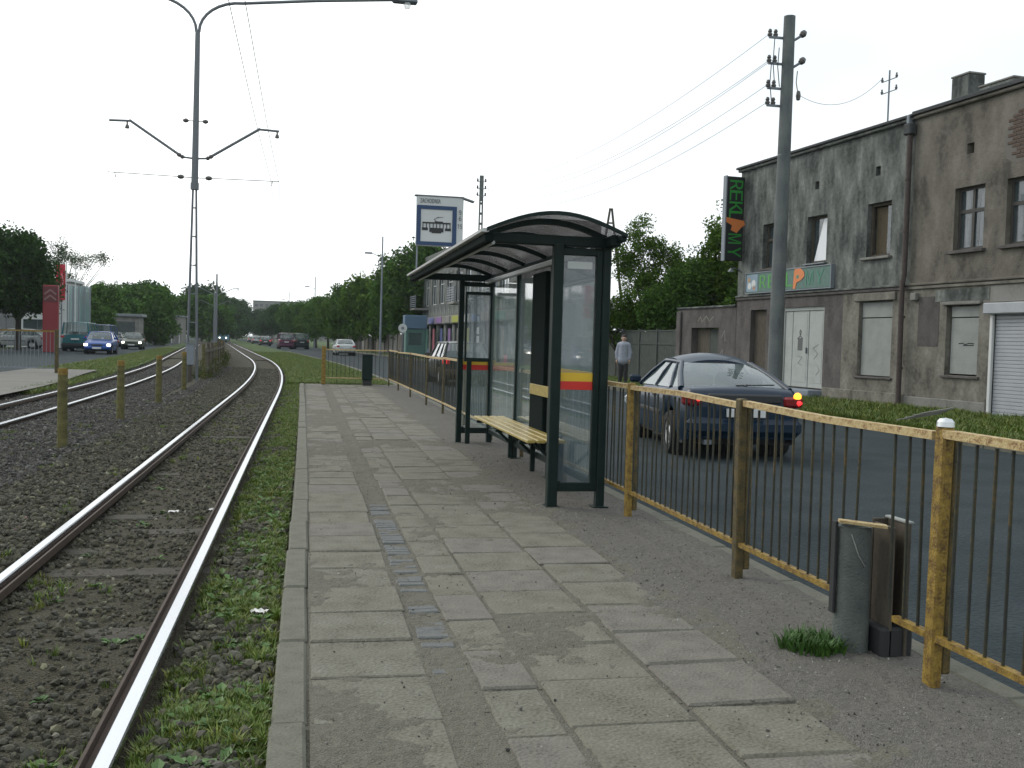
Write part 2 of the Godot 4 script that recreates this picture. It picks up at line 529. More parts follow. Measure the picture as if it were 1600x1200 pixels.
func grass_mask(x: float, z: float) -> float:  # where grass grows beside the tracks, 0 to 1
	var u := x - bend(z)
	var w := x - bend_far_track(z)
	var nn := bed_noise.get_noise_2d(x * 1.6 + 40.0, z * 1.2)
	if u > -0.55 and u < -0.1:
		return clampf(0.62 + smoothstep(-4.0, -12.0, z) * 0.4 + nn * 1.7 + (u + 0.24) * 1.5, 0.0, 1.0)
	if u >= -0.1 and z < -31.0: return clampf(0.8 + nn, 0.0, 1.0)
	if w < -5.7: return clampf(0.85 + nn * 0.8, 0.0, 1.0)
	if u > -1.5 and u < -0.7: return clampf(nn * 2.2 - 0.42, 0.0, 0.8)
	if u < -1.75 and w > -4.0: return clampf(nn * 2.0 - 0.5, 0.0, 0.7)
	return 0.0

func build_ground() -> void:
	bed_noise = noise(0.9, 77, 3)
	var g := Geo.new()
	g.quad(Vector3(-1200, -0.26, 60), Vector3(1200, -0.26, 60), Vector3(1200, -0.26, -1600), Vector3(-1200, -0.26, -1600))
	structure("ground", g, M.turf)
	# track bed of soil and crushed stone, near and far
	var zs := stations(-2.0, -62.0, 230)
	structure("track_bed", ribbon(zs, func(z): return west_near_edge(z) + 0.0, func(z): return -0.09 if z > -30.7 else -0.09 + bend(z), 150, bed_y), M.soil)
	structure("track_bed", ribbon(stations(-62.0, -260.0, 60), func(z): return west_near_edge(z), func(z): return -0.09 + bend(z), 24, func(x, z): return -0.07), M.soil)
	# turf between track and road past the platform, and beside the western road
	structure("grass_verge", ribbon(stations(-30.7, -260.0, 90), func(z): return -0.10 + bend(z), func(z): return road_left_edge(z) - 0.14, 14, func(x, z): return -0.05 + bed_noise.get_noise_2d(x, z) * 0.03), M.turf)
	structure("grass_verge", ribbon(stations(-37.0, -260.0, 90), func(z): return west_near_edge(z) + 0.02, func(z): return -5.7 + bend_far_track(z), 14, func(x, z): return -0.005 + bed_noise.get_noise_2d(x, z) * 0.03), M.turf)
	structure("pavement", ribbon(stations(-18.0, -37.0, 12), func(z): return west_near_edge(z) + 0.03, func(z): return -5.85 + bend_far_track(z) - 0.5 * smoothstep(-24.0, -37.0, z), 4, func(x, z): return 0.045), M.pad)
	structure("grass_verge", ribbon(stations(-2.0, -300.0, 60), func(z): return -120.0, func(z): return west_far_edge(z) - 0.02, 6, func(x, z): return -0.02), M.turf)
	# roads
	structure("road", ribbon(stations(12.0, -420.0, 90), road_left_edge, road_right_edge, 10, func(x, z): return -0.125), M.asphalt)
	structure("road", ribbon(stations(8.0, -420.0, 90), west_far_edge, west_near_edge, 10, func(x, z): return -0.06), M.asphalt)
	# verge rising to the houses
	structure("house_verge", ribbon(stations(6.0, -150.0, 70), func(z): return road_right_edge(z) + 0.12, func(z): return 40.0, 26, func(x, z):
		return -0.01 + smoothstep(0.0, 3.5, x - road_right_edge(z)) * 0.11 + bed_noise.get_noise_2d(x, z) * 0.03), M.turf)
	# kerbs: one metre stones along both roads
	var kerb_stone := Geo.new()
	kerb_stone.cbox(Vector3(0, 0, 0), Vector3(0.14, 0.3, 0.985), 0.015)
	var km := kerb_stone.mesh()
	var east := Node3D.new(); east.name = "road_kerb"; east.set_meta("kind", "structure"); add_child(east)
	for i in 120:
		var z := -2.0 - i
		var o := part("kerbstone", km, M.kerb, east, Vector3(road_right_edge(z) + 0.06, -0.135 + rng.randf_range(-.006, .006), z))
		o.rotation.y = atan2(road_right_edge(z + .5) - road_right_edge(z - .5), 1.0)
	var mid := Node3D.new(); mid.name = "road_kerb_001"; mid.set_meta("kind", "structure"); add_child(mid)
	for i in 100:
		var z := 1.0 - i
		var o := part("kerbstone", km, M.kerb, mid, Vector3(road_left_edge(z) - 0.06, -0.145 + rng.randf_range(-.006, .006), z))
		o.rotation.y = atan2(road_left_edge(z + .5) - road_left_edge(z - .5), 1.0)
	var west := Node3D.new(); west.name = "road_kerb_002"; west.set_meta("kind", "structure"); add_child(west)
	for i in 90:
		var z := -30.0 - i
		var o := part("kerbstone", km, M.kerb, west, Vector3(west_near_edge(z) + 0.06, -0.12 + rng.randf_range(-.006, .006), z))
		o.rotation.y = atan2(west_near_edge(z + .5) - west_near_edge(z - .5), 1.0)

func sweep(profile: PackedVector2Array, zs: Array, x0: float, shift: Callable, g: Geo) -> void:  # profile runs round, open strip
	for i in profile.size() - 1:
		var rows := []
		for z in zs:
			var x: float = x0 + shift.call(z)
			rows.append(PackedVector3Array([Vector3(x + profile[i].x, profile[i].y, z), Vector3(x + profile[i + 1].x, profile[i + 1].y, z)]))
		g.grid(rows)

func track(label: String, xa: float, xb: float, shift: Callable) -> void:
	var t := thing("tram_track", label, "track", Vector3.ZERO, 0.0, "pair of tram tracks")
	var zs := stations(2.0, -200.0, 150)
	for k in 2:
		var s := -1.0 if k == 0 else 1.0     # head lies outside, groove and guard lip towards the middle
		var x := xa if k == 0 else xb
		var r := Node3D.new(); r.name = "rail"; t.add_child(r, true)
		var head := Geo.new()
		var p := PackedVector2Array([Vector2(-.034, -.03), Vector2(-.034, -.006), Vector2(-.029, 0.0), Vector2(.021, 0.001), Vector2(.026, -.006), Vector2(.026, -.03)])
		if s < 0: pass
		else:
			var q := PackedVector2Array()
			for i in p.size(): q.append(Vector2(-p[p.size() - 1 - i].x, p[p.size() - 1 - i].y))
			p = q
		sweep(p, zs, x, shift, head)
		part("railhead", head, M.railhead, r)
		var web := Geo.new()
		var w := PackedVector2Array([Vector2(-.07, -.17), Vector2(-.07, -.145), Vector2(-.012, -.12), Vector2(-.012, -.06), Vector2(-.034, -.03), Vector2(.0255, -.0305), Vector2(.026, -.045), Vector2(.064, -.045), Vector2(.066, -.012), Vector2(.078, -.012), Vector2(.078, -.06), Vector2(.012, -.09), Vector2(.012, -.12), Vector2(.07, -.145), Vector2(.07, -.17)])
		if s > 0:
			var q := PackedVector2Array()
			for i in w.size(): q.append(Vector2(-w[w.size() - 1 - i].x, w[w.size() - 1 - i].y))
			w = q
		sweep(w, zs, x, shift, web)
		part("rail_web", web, M.railrust, r)
	var sg := Geo.new()
	sg.cbox(Vector3.ZERO, Vector3(1.9, 0.12, 0.22), 0.015)
	var sm := sg.mesh()
	for i in 60:
		var z := -3.2 - i * 0.66
		var o := part("sleeper", sm, M.sleeper, t, Vector3((xa + xb) * 0.5 + shift.call(z), -0.172 + rng.randf_range(-.012, .012), z))
		o.rotation.y = rng.randf_range(-.03, .03) + atan2(shift.call(z + .5) - shift.call(z - .5), 1.0)

func build_tracks() -> void:
	track("tram track with polished rails curving past the paved platform", -1.605, -0.605, bend)
	track("tram track between the row of wooden posts and the concrete pad", -5.32, -4.28, bend_far_track)

var sand_noise: FastNoiseLite
func sand_y(x: float, z: float) -> float:
	var nn := sand_noise.get_noise_2d(x * 1.0, z * 0.8) * 0.020 + sand_noise.get_noise_2d(x * 5.0, z * 5.0) * 0.010 + sand_noise.get_noise_2d(x * 19.0, z * 19.0) * 0.006
	var y := -0.0085 + nn
	y += 0.012 * smoothstep(1.75, 2.05, x)
	y += 0.004 * smoothstep(0.16, 0.05, x)
	y += 0.003 * smoothstep(-9.0, -16.0, z)
	if x > 0.52 and x < 0.70: y += 0.003 if z > -4.3 or z < -8.3 else -0.002
	return minf(y, 0.006 + 0.01 * smoothstep(1.9, 2.2, x))

func build_platform() -> void:
	sand_noise = noise(0.75, 301, 4)
	var pl := Node3D.new(); pl.name = "platform"; pl.set_meta("kind", "structure"); add_child(pl)
	var g := Geo.new()
	g.span(Vector3(-0.075, -0.4, -30.6), Vector3(2.77, -0.013, 3.0))
	part("bedding", g, M.sand, pl)
	# kerbstones along the track, two shallow chamfers, each a little out of line
	var kg := Geo.new()
	kg.cbox(Vector3.ZERO, Vector3(0.125, 0.24, 0.99), 0.012)
	var km := kg.mesh()
	for i in 33:
		var z := 1.9 - i
		var o := part("kerbstone", km, M.kerb, pl, Vector3(-0.025 + sin(z * 0.5) * 0.006 + (0.018 * smoothstep(-6.0, -10.0, z) - 0.05 * smoothstep(-14.0, -29.0, z)), -0.112 + rng.randf_range(-.006, .006), z))
		o.rotation = Vector3(rng.randf_range(-.004, .004), rng.randf_range(-.008, .008), rng.randf_range(-.01, .01))
	# slabs: half-metre squares in three columns, a narrow column and a strip of setts
	var cols := [[0.045, 0.52, "slab", 0.0], [0.70, 0.945, "narrow_slab", 0.2], [0.95, 1.445, "slab", 0.13], [1.452, 1.91, "slab", -0.02]]
	var mats := [M.concrete, M.concrete_b, M.concrete_c, M.concrete]
	for ci in cols.size():
		var c: Array = cols[ci]
		var w: float = c[1] - c[0]
		var meshes := []
		for k in 3:
			var sg := Geo.new()
			sg.cbox(Vector3.ZERO, Vector3(w - 0.008 - 0.006 * k, 0.06, 0.487 - 0.007 * k), 0.006 + 0.003 * k)
			meshes.append(sg.mesh())
		for i in 67:
			var z: float = 2.6 - i * 0.495 + c[3]
			if z < -30.4: continue
			var o := part(c[2], meshes[rng.randi() % 3], mats[rng.randi() % 4], pl, Vector3((c[0] + c[1]) * 0.5 + rng.randf_range(-.004, .004), -0.031 + rng.randf_range(-.006, .005), z))
			o.rotation = Vector3(rng.randf_range(-.012, .012), rng.randf_range(-.012, .012), rng.randf_range(-.012, .012))
	var bg := Geo.new()
	bg.cbox(Vector3.ZERO, Vector3(0.152, 0.05, 0.066), 0.007)
	var bm := bg.mesh()
	for i in 60:
		var z := -4.05 - i * 0.0735
		if i in [2, 3, 4, 5] or (i > 8 and rng.randf() < .16): continue
		var o := part("sett", bm, M.sett, pl, Vector3(0.612 + rng.randf_range(-.006, .006), -0.030 + rng.randf_range(-.010, .005), z + rng.randf_range(-.006, .006)))
		o.rotation = Vector3(rng.randf_range(-.05, .05), rng.randf_range(-.07, .07), rng.randf_range(-.04, .04))
	# blown sand and grit, lying over the slabs where it has drifted
	var sand := Geo.new()
	var grit := Geo.new()
	var nx := 150
	var zs := stations(-2.4, -30.55, 640)
	var xs := []
	for j in nx + 1: xs.append(0.042 + 2.72 * j / nx)
	var rows := []
	for z in zs:
		var row := PackedVector3Array()
		for x in xs: row.append(Vector3(x, sand_y(x, z), z))
		rows.append(row)
	for i in zs.size() - 1:
		for j in nx:
			var a: Vector3 = rows[i][j]; var b: Vector3 = rows[i][j + 1]; var c: Vector3 = rows[i + 1][j + 1]; var d: Vector3 = rows[i + 1][j]
			if maxf(maxf(a.y, b.y), maxf(c.y, d.y)) < -0.010: continue
			var t: Geo = grit if a.x > 1.92 + sand_noise.get_noise_2d(a.z * 3.0, a.x * 4.0) * 0.35 else sand
			t.quad(a, b, c, d)
	var so := part("sand", sand, M.sand, pl); so.set_meta("kind", "stuff")
	var go := part("grit", grit, M.gravel, pl); go.set_meta("kind", "stuff")
	# end face of the platform and a few loose stones and leaves on it
	var pebble := stone_mesh(5, 0.5)
	var xf := []; var cl := []
	for i in 4200:
		var z := -2.6 - 12.0 * pow(rng.randf(), 1.4)
		var x := rng.randf_range(0.06, 2.7) if rng.randf() < 0.5 else rng.randf_range(1.8, 2.72)
		var s := rng.randf_range(.002, .006) if rng.randf() < .97 else rng.randf_range(.006, .010)
		xf.append(Transform3D(Basis.from_euler(Vector3(rng.randf() * 6, rng.randf() * 6, rng.randf() * 6)).scaled(Vector3.ONE * s), Vector3(x, maxf(sand_y(x, z), -0.003) + s * .4, z)))
		var k := rng.randf_range(.08, .34) if rng.randf() < .6 else rng.randf_range(.045, .09)
		cl.append(Color(k, k * .97, k * .88))
	var pb := copies("pebbles", pebble, M.stone, xf, cl, pl); pb.set_meta("kind", "stuff")

func stone_mesh(seed_: int, squash := 0.7) -> ArrayMesh:
	var r := RandomNumberGenerator.new(); r.seed = seed_
	var t := (1.0 + sqrt(5.0)) / 2.0
	var p := [Vector3(-1, t, 0), Vector3(1, t, 0), Vector3(-1, -t, 0), Vector3(1, -t, 0), Vector3(0, -1, t), Vector3(0, 1, t), Vector3(0, -1, -t), Vector3(0, 1, -t), Vector3(t, 0, -1), Vector3(t, 0, 1), Vector3(-t, 0, -1), Vector3(-t, 0, 1)]
	for i in 12: p[i] = p[i].normalized() * r.randf_range(.65, 1.15) * Vector3(1.0, squash, r.randf_range(.7, 1.0))
	var f := [0, 11, 5, 0, 5, 1, 0, 1, 7, 0, 7, 10, 0, 10, 11, 1, 5, 9, 5, 11, 4, 11, 10, 2, 10, 7, 6, 7, 1, 8, 3, 9, 4, 3, 4, 2, 3, 2, 6, 3, 6, 8, 3, 8, 9, 4, 9, 5, 2, 4, 11, 6, 2, 10, 8, 6, 7, 9, 8, 1]
	var g := Geo.new()
	for i in range(0, 60, 3): g.tri(p[f[i]], p[f[i + 1]], p[f[i + 2]])
	return g.mesh()

func build_ballast() -> void:
	for kind in 3:
		var mesh := stone_mesh(40 + kind)
		var xf := []; var cl := []
		var n := 56000
		for i in n:
			var z := -2.7 - 44.0 * pow(rng.randf(), 1.9)
			var x := rng.randf_range(-6.2, -0.11)
			x += bend(z) if x > -3.0 else bend_far_track(z)
			var gm := grass_mask(x, z)
			if rng.randf() < gm * 0.85: continue
			var u := x - bend(z)
			if absf(u + 1.6) < .06 or absf(u + .6) < .06: continue
			var s := rng.randf_range(.010, .026)
			if rng.randf() < .12: s = rng.randf_range(.024, .038)
			if u > -1.5 and u < -.7:
				s *= .8
				if rng.randf() < .45: continue
			xf.append(Transform3D(Basis.from_euler(Vector3(rng.randf() * 6, rng.randf() * 6, rng.randf() * 6)).scaled(Vector3.ONE * s), Vector3(x, bed_y(x, z) + s * .25, z)))
			var k := rng.randf_range(.036, .095)
			if rng.randf() < .05: k = rng.randf_range(.11, .22)
			var warm := rng.randf_range(.58, .78)
			if u < -2.6: warm = rng.randf_range(.78, .95)
			cl.append(Color(k * 1.02, k * (.95 + .02 * kind), k * warm) if rng.randf() > .006 else Color(k * 1.3, k * .85, k * .7))
		var o := copies("ballast_gravel", mesh, M.stone, xf, cl, self)
		o.set_meta("kind", "stuff")
		o.set_meta("label", "crushed stone between and around the tram rails")

func blade_mesh(seed_: int, blades: int, spread: float, width: float) -> ArrayMesh:
	return blade_geo(seed_, blades, spread, width).mesh()

func blade_geo(seed_: int, blades: int, spread: float, width: float) -> Geo:
	var r := RandomNumberGenerator.new(); r.seed = seed_
	var g := Geo.new(); g.use_col = true
	for i in blades:
		var a := r.randf() * TAU
		var o := Vector3(cos(a), 0, sin(a)) * r.randf() * spread * .5
		var lean := Vector3(cos(a + r.randf_range(-.8, .8)), 0, sin(a)) * r.randf_range(.1, .75)
		var h := r.randf_range(.45, 1.0)
		var side := lean.cross(Vector3.UP).normalized() * width * .5
		var p1 := o + Vector3(0, h * .55, 0) + lean * h * .3
		var p2 := o + Vector3(0, h * .92, 0) + lean * h
		var t := r.randf_range(.75, 1.15)
		g.col = Color(t * r.randf_range(.9, 1.15), t, t * .9)
		g.tri(o - side, o + side, p1 + side * .8); g.tri(o - side, p1 + side * .8, p1 - side * .8)
		g.tri(p1 - side * .8, p1 + side * .8, p2)
	return g

func build_grass() -> void:
	var tuft_data := blade_geo(1, 12, .9, .09)
	var tuft := [blade_mesh(1, 12, .9, .09), blade_mesh(2, 9, .7, .11), blade_mesh(3, 14, 1.1, .07)]
	for kind in 3:
		var xf := []; var cl := []
		for i in 30000:
			var x: float; var z: float; var y: float; var s: float
			var pick := rng.randf()
			if pick < .33:      # strip along the kerb
				z = -2.8 - 30.0 * pow(rng.randf(), 1.5); x = rng.randf_range(-.54, -.095) + bend(z)
				if rng.randf() > grass_mask(x, z): continue
				y = bed_y(x, z); s = rng.randf_range(.018, .045) * (1.0 if rng.randf() < .85 else 1.7)
			elif pick < .45:    # among the stones
				z = -2.8 - 20.0 * pow(rng.randf(), 1.4); x = rng.randf_range(-4.0, -.7)
				if rng.randf() > grass_mask(x, z): continue
				y = bed_y(x, z); s = rng.randf_range(.025, .07)
			elif pick < .60:    # past the platform
				z = -30.9 - 60.0 * pow(rng.randf(), 1.5); x = rng.randf_range(-.45 + bend(z), road_left_edge(z) - .2)
				y = -.05; s = rng.randf_range(.06, .14)
			elif pick < .82:    # beside the western track
				z = -24.0 - 75.0 * pow(rng.randf(), 1.3); x = rng.randf_range(west_near_edge(z) + .1, -5.75 + bend_far_track(z))
				if z > -37.0 and x < -6.2 + bend_far_track(z): continue
				y = bed_y(x, z); s = rng.randf_range(.06, .16)
			else:               # verge in front of the houses
				z = -11.0 - 30.0 * rng.randf(); x = road_right_edge(z) + .2 + 4.5 * rng.randf()
				if x > 13.7 - (-z - 21.5) * .096: continue
				y = -.01 + smoothstep(0.0, 3.5, x - road_right_edge(z)) * .11; s = rng.randf_range(.07, .2)
			xf.append(Transform3D(Basis(Vector3.UP, rng.randf() * TAU).scaled(Vector3(s * rng.randf_range(.9, 1.5), s, s * rng.randf_range(.9, 1.5))), Vector3(x, y - .004, z)))
			var t := rng.randf_range(.75, 1.25)
			var dry := rng.randf() ** 4
			cl.append(Color(.098 * t + .09 * dry, .152 * t + .045 * dry, .020 * t + .015 * dry))
		var o := copies("grass", tuft[kind], M.blade, xf, cl, self)
		o.set_meta("kind", "stuff")
		o.set_meta("label", "short grass growing beside tracks, road and kerb")
	# low broad-leaved weeds by the rails
	var wm := weed_mesh(9)
	var wx := []; var wc := []
	for i in 520:
		var z := -2.9 - 9.0 * pow(rng.randf(), 1.3)
		var x := rng.randf_range(-.46, -.12) if rng.randf() < .8 else rng.randf_range(-1.45, -.72)
		if rng.randf() > grass_mask(x, z) + .12: continue
		var s := rng.randf_range(.03, .08)
		wx.append(Transform3D(Basis(Vector3.UP, rng.randf() * TAU).scaled(Vector3.ONE * s), Vector3(x, bed_y(x, z), z)))
		var t := rng.randf_range(.7, 1.3)
		wc.append(Color(.075 * t, .15 * t, .035 * t))
	var wo := copies("weeds", wm, M.blade, wx, wc, self); wo.set_meta("kind", "stuff"); wo.set_meta("label", "low broad-leaved weeds between stones and kerb")
	# the tuft that stands at the foot of the concrete pipe
	var tt := thing("grass_tuft", "bright green grass tuft at the foot of the concrete pipe bin", "grass", Vector3(2.30, 0.0, -4.22))
	var tx := []; var tc := []
	for i in 90:
		var a := rng.randf() * TAU
		var rr := .13 * sqrt(rng.randf())
		var s := rng.randf_range(.05, .11)
		tx.append(Transform3D(Basis(Vector3.UP, rng.randf() * TAU).scaled(Vector3(s * 1.1, s, s * 1.1)), Vector3(cos(a) * rr * 1.1, -.002, sin(a) * rr)))
		var t := rng.randf_range(.75, 1.2)
		tc.append(Color(.05 * t, .125 * t, .02 * t))
	var tg := Geo.new(); tg.use_col = true
	for i in tx.size(): bake(tg, tuft_data, tx[i], tc[i])
	part("blades", tg, M.blade, tt)

func weed_mesh(seed_: int) -> ArrayMesh:
	var r := RandomNumberGenerator.new(); r.seed = seed_
	var g := Geo.new(); g.use_col = true
	for i in 11:
		var a := r.randf() * TAU
		var d := Vector3(cos(a), r.randf_range(.25, .9), sin(a)).normalized()
		var s := d.cross(Vector3.UP).normalized()
		var l := r.randf_range(.6, 1.1)
		var o := d * .1
		var m1 := o + d * l * .55 + s * l * .26
		var m2 := o + d * l * .55 - s * l * .26
		var e := o + d * l - Vector3(0, .22 * l, 0)
		var t := r.randf_range(.8, 1.2)
		g.col = Color(t, t, t)
		g.tri(o, m1, e); g.tri(o, e, m2)
	return g.mesh()

# ---------------------------------------------------------------- shelter, stop sign, railings, bin
func build_shelter() -> void:
	var t := thing("tram_shelter", "dark green tram shelter with arched roof, glass walls and slatted bench", "shelter", Vector3(2.0, 0, -10.85))
	var o := Vector3(2.0, 0, -10.85)     # parts below are written in world metres and moved to the base
	var xf := 2.04; var xb := 2.455
	var za := -8.22; var zb := -13.5
	var put := func(called, g, m, par = null):
		return part(called, g, m, t if par == null else par, -o if par == null else Vector3.ZERO)
	var post := func(x, z, y1, wx = .07, wz = .09):
		var g := Geo.new(); g.cbox(Vector3(x, y1 * .5, z), Vector3(wx, y1, wz), .008)
		var p: MeshInstance3D = put.call("post", g, M.green)
		var f := Geo.new(); f.cbox(Vector3(x, .006, z), Vector3(.13, .012, .15), .004)
		put.call("foot_plate", f, M.green, p)
	post.call(xf, za, 2.20, .085, .09); post.call(xf, zb, 2.20)
	post.call(xb, za, 2.20, .07, .09); post.call(xb, zb, 2.20)
	post.call(xb, -10.0, 2.20); post.call(xb, -11.75, 2.20, .05, .06)
	var fin := Geo.new(); fin.cbox(Vector3(xb - .062, 1.15, za), Vector3(.055, 2.0, .06), .006)
	put.call("side_fin", fin, M.green)
	# beams
	for z in [za, zb]:
		var g := Geo.new(); g.cbox(Vector3((1.40 + xb) * .5, 2.215, z), Vector3(xb - 1.36, .085, .07), .008)
		put.call("cross_beam", g, M.green)
		g = Geo.new(); g.cbox(Vector3((xf + xb) * .5, .17, z), Vector3(xb - xf - .06, .075, .05), .006)
		put.call("bottom_rail", g, M.green)
		g = Geo.new(); g.cbox(Vector3((xf + xb) * .5, 2.13, z), Vector3(xb - xf - .06, .06, .05), .006)
		put.call("top_rail", g, M.green)
		for y in [.215, .28]:
			var bg := Geo.new(); bg.tube([Vector3(xf + .055, y, z - .03), Vector3(xf + .055, y, z + .034)], .012, 8)
			if y < .25: put.call("bolt", bg, M.green)
	var lb := Geo.new(); lb.cbox(Vector3(xb + .01, 2.215, -10.85), Vector3(.08, .09, 5.74), .008)
	put.call("back_beam", lb, M.green)
	lb = Geo.new(); lb.cbox(Vector3(xb, .17, -10.85), Vector3(.04, .06, 5.2), .006)
	put.call("bottom_rail", lb, M.green)
	var fb := Geo.new(); fb.cbox(Vector3(1.405, 2.185, -10.85), Vector3(.07, .07, 5.88), .01)
	put.call("front_beam", fb, M.board_dark)
	var gut := Geo.new()
	gut.prism(PackedVector2Array([Vector2(1.335, 2.225), Vector2(1.39, 2.222), Vector2(1.40, 2.245), Vector2(1.36, 2.255), Vector2(1.33, 2.245)]), -13.82, -7.88)
	put.call("gutter", gut, M.white)
	var lt := Geo.new(); lt.tube([Vector3(1.47, 2.165, -13.5), Vector3(1.47, 2.165, -8.1)], .016, 8)
	put.call("light_tube", lt, M.sign_white)
	var rd := Geo.new(); rd.cbox(Vector3(2.36, 2.16, -10.85), Vector3(.05, .05, 5.1), .008)
	put.call("inner_rail", rd, M.alu)
	# curved roof: six ribs and five translucent sheets
	var arc := func(s, lift):   # s 0..1 from front to back
		return Vector2(lerpf(1.375, 2.525, s), 2.225 + .165 * sin(PI * clampf(s * .96 + .02, 0, 1)) + lift)
	for i in 6:
		var z := -8.22 - 5.28 * i / 5.0
		var pts := PackedVector2Array()
		for k in 15: pts.append(arc.call(k / 14.0, -.045))
		for k in 15: pts.append(arc.call(1.0 - k / 14.0, .0))
		var g := Geo.new()
		var w := .055 if i == 0 or i == 5 else .035
		g.prism(pts, z - w * .5, z + w * .5)
		put.call("roof_rib", g, M.green)
	for i in 5:
		var z0 := -7.885 - 5.93 * i / 5.0
		var z1 := z0 - 5.93 / 5.0 + .004
		var g := Geo.new()
		var up := []; var dn := []
		for k in 17:
			var q: Vector2 = arc.call(k / 16.0, .004)
			var w: Vector2 = arc.call(k / 16.0, .014)
			dn.append(PackedVector3Array([Vector3(q.x, q.y, z0), Vector3(q.x, q.y, z1)]))
			up.append(PackedVector3Array([Vector3(w.x, w.y, z0), Vector3(w.x, w.y, z1)]))
		g.grid(up, true); g.grid(dn)
		put.call("roof_sheet", g, M.roof_sheet)
	for z in [-7.875, -13.825]:     # rim of the end arches
		var g := Geo.new()
		var pts := PackedVector2Array()
		for k in 15: pts.append(arc.call(k / 14.0, -.006))
		for k in 15: pts.append(arc.call(1.0 - k / 14.0, .024))
		g.prism(pts, z - .012, z + .012)
		put.call("roof_rim", g, M.green)
	var tip := Geo.new(); tip.cbox(Vector3(2.50, 2.225, -10.85), Vector3(.06, .05, 5.9), .01)
	put.call("back_eave", tip, M.green)
	# panes with a yellow and red band
	var band := func(a: Vector3, b: Vector3, nrm: Vector3, par):
		for q in [[M.yellow_band, 1.055, 1.125], [M.red_band, .985, 1.0545]]:
			var g := Geo.new()
			g.span(Vector3(a.x, q[1], a.z) - nrm * .0065, Vector3(b.x, q[2], b.z) + nrm * .0065)
			put.call("band", g, q[0], par)
	for z in [za, zb]:
		var g := Geo.new(); g.span(Vector3(xf + .035, .21, z - .004), Vector3(xb - (.095 if z == za else .035), 2.10, z + .004))
		var p: MeshInstance3D = put.call("pane", g, M.pane_dirty if z == za else M.pane)
		band.call(Vector3(xf + .02, 0, z), Vector3(xb - (.08 if z == za else .03), 0, z), Vector3(0, 0, 1), p)
	for q in [[-8.27, -9.96], [-10.04, -11.72], [-11.78, -13.45]]:
		var g := Geo.new(); g.span(Vector3(xb - .004, .21, q[1]), Vector3(xb + .004, 2.10, q[0]))
		var p: MeshInstance3D = put.call("pane", g, M.pane)
		if q[0] > -10.0: band.call(Vector3(xb, 0, q[0] - .05), Vector3(xb, 0, q[1] + .05), Vector3(1, 0, 0), p)
	var nt := Geo.new(); nt.span(Vector3(xf + .08, 1.99, za + .006), Vector3(xb - .12, 2.05, za + .009))
	put.call("notice_strip", nt, M.sign_white)
	# dark notice board and timetable case on the back wall
	var nb := Geo.new(); nb.cbox(Vector3(xb - .04, 1.18, -10.42), Vector3(.05, 1.85, .62), .01)
	put.call("notice_board", nb, M.board_dark)
	var yb := Geo.new(); yb.cbox(Vector3(xb - .075, .88, -10.2), Vector3(.02, .11, .9), .004)
	put.call("back_slat", yb, M.slat)
	var tc := Geo.new()
	for q in [[1.55, 1.97, .02], [.92, .965, .04]]: pass
	tc.span(Vector3(2.06, 1.98, zb + .20), Vector3(2.42, 2.02, zb + .24)); tc.span(Vector3(2.06, 1.10, zb + .20), Vector3(2.42, 1.15, zb + .24))
	tc.span(Vector3(2.06, 1.15, zb + .20), Vector3(2.085, 1.98, zb + .24)); tc.span(Vector3(2.395, 1.15, zb + .20), Vector3(2.42, 1.98, zb + .24))
	var tf: MeshInstance3D = put.call("timetable_case", tc, M.green)
	var tp := Geo.new(); tp.span(Vector3(2.085, 1.15, zb + .205), Vector3(2.395, 1.98, zb + .212))
	put.call("timetable_pane", tp, M.pane_dirty, tf)
	var leg := Geo.new(); leg.span(Vector3(2.10, .012, zb + .195), Vector3(2.16, 1.10, zb + .235))
	put.call("case_leg", leg, M.green, tf)
	# bench
	var b := Node3D.new(); b.name = "bench"; t.add_child(b); b.position = -o
	for i in 4:
		var g := Geo.new(); g.cbox(Vector3(2.045 + i * .095, .462, -10.55), Vector3(.075, .03, 3.0), .006)
		part("slat", g, M.slat, b)
	for z in [-9.35, -10.55, -11.75]:
		var g := Geo.new()
		g.cbox(Vector3(2.20, .43, z), Vector3(.42, .03, .05), .004)
		g.beam(Vector3(2.42, .16, z), Vector3(2.14, .425, z), .03, .03)
		part("bracket", g, M.green, b)
		g = Geo.new(); g.cbox(Vector3(2.40, .21, z), Vector3(.05, .42, .05), .005)
		part("leg", g, M.green, b)

	# stop sign fixed on the roof's far end
	var s := thing("stop_sign", "white and blue tram stop sign with a tram picture on the shelter roof", "sign", Vector3(1.73, 2.27, -13.68))
	var box := Geo.new(); box.cbox(Vector3(.01, .69, 0), Vector3(.63, .66, .09), .008)
	part("box", box, M.sign_white, s)
	var hood := Geo.new(); hood.beam(Vector3(.30, 1.025, .0), Vector3(.47, .975, .0), .12, .016); hood.cbox(Vector3(.0, 1.026, 0), Vector3(.66, .014, .11), .003)
	part("hood", hood, M.zinc, s)
	for x in [-.285, .29]:
		var l := Geo.new(); l.tube([Vector3(x, -.06, 0), Vector3(x, .37, 0)], .012, 8)
		part("leg", l, M.galv, s)
	var fr := Geo.new()
	fr.span(Vector3(-.305, .365, .046), Vector3(.235, .415, .054)); fr.span(Vector3(-.305, .845, .046), Vector3(.235, .895, .054))
	fr.span(Vector3(-.305, .415, .046), Vector3(-.247, .845, .054)); fr.span(Vector3(.177, .415, .046), Vector3(.235, .845, .054))
	part("blue_border", fr, M.sign_blue, s)
	var tr := Geo.new()     # the printed tram: body, roof, windows left open, skirt, bow collector
	tr.span(Vector3(-.225, .655, .046), Vector3(.155, .675, .051))
	for i in 9: tr.span(Vector3(-.222 + i * .0455, .60, .046), Vector3(-.211 + i * .0455, .655, .051))
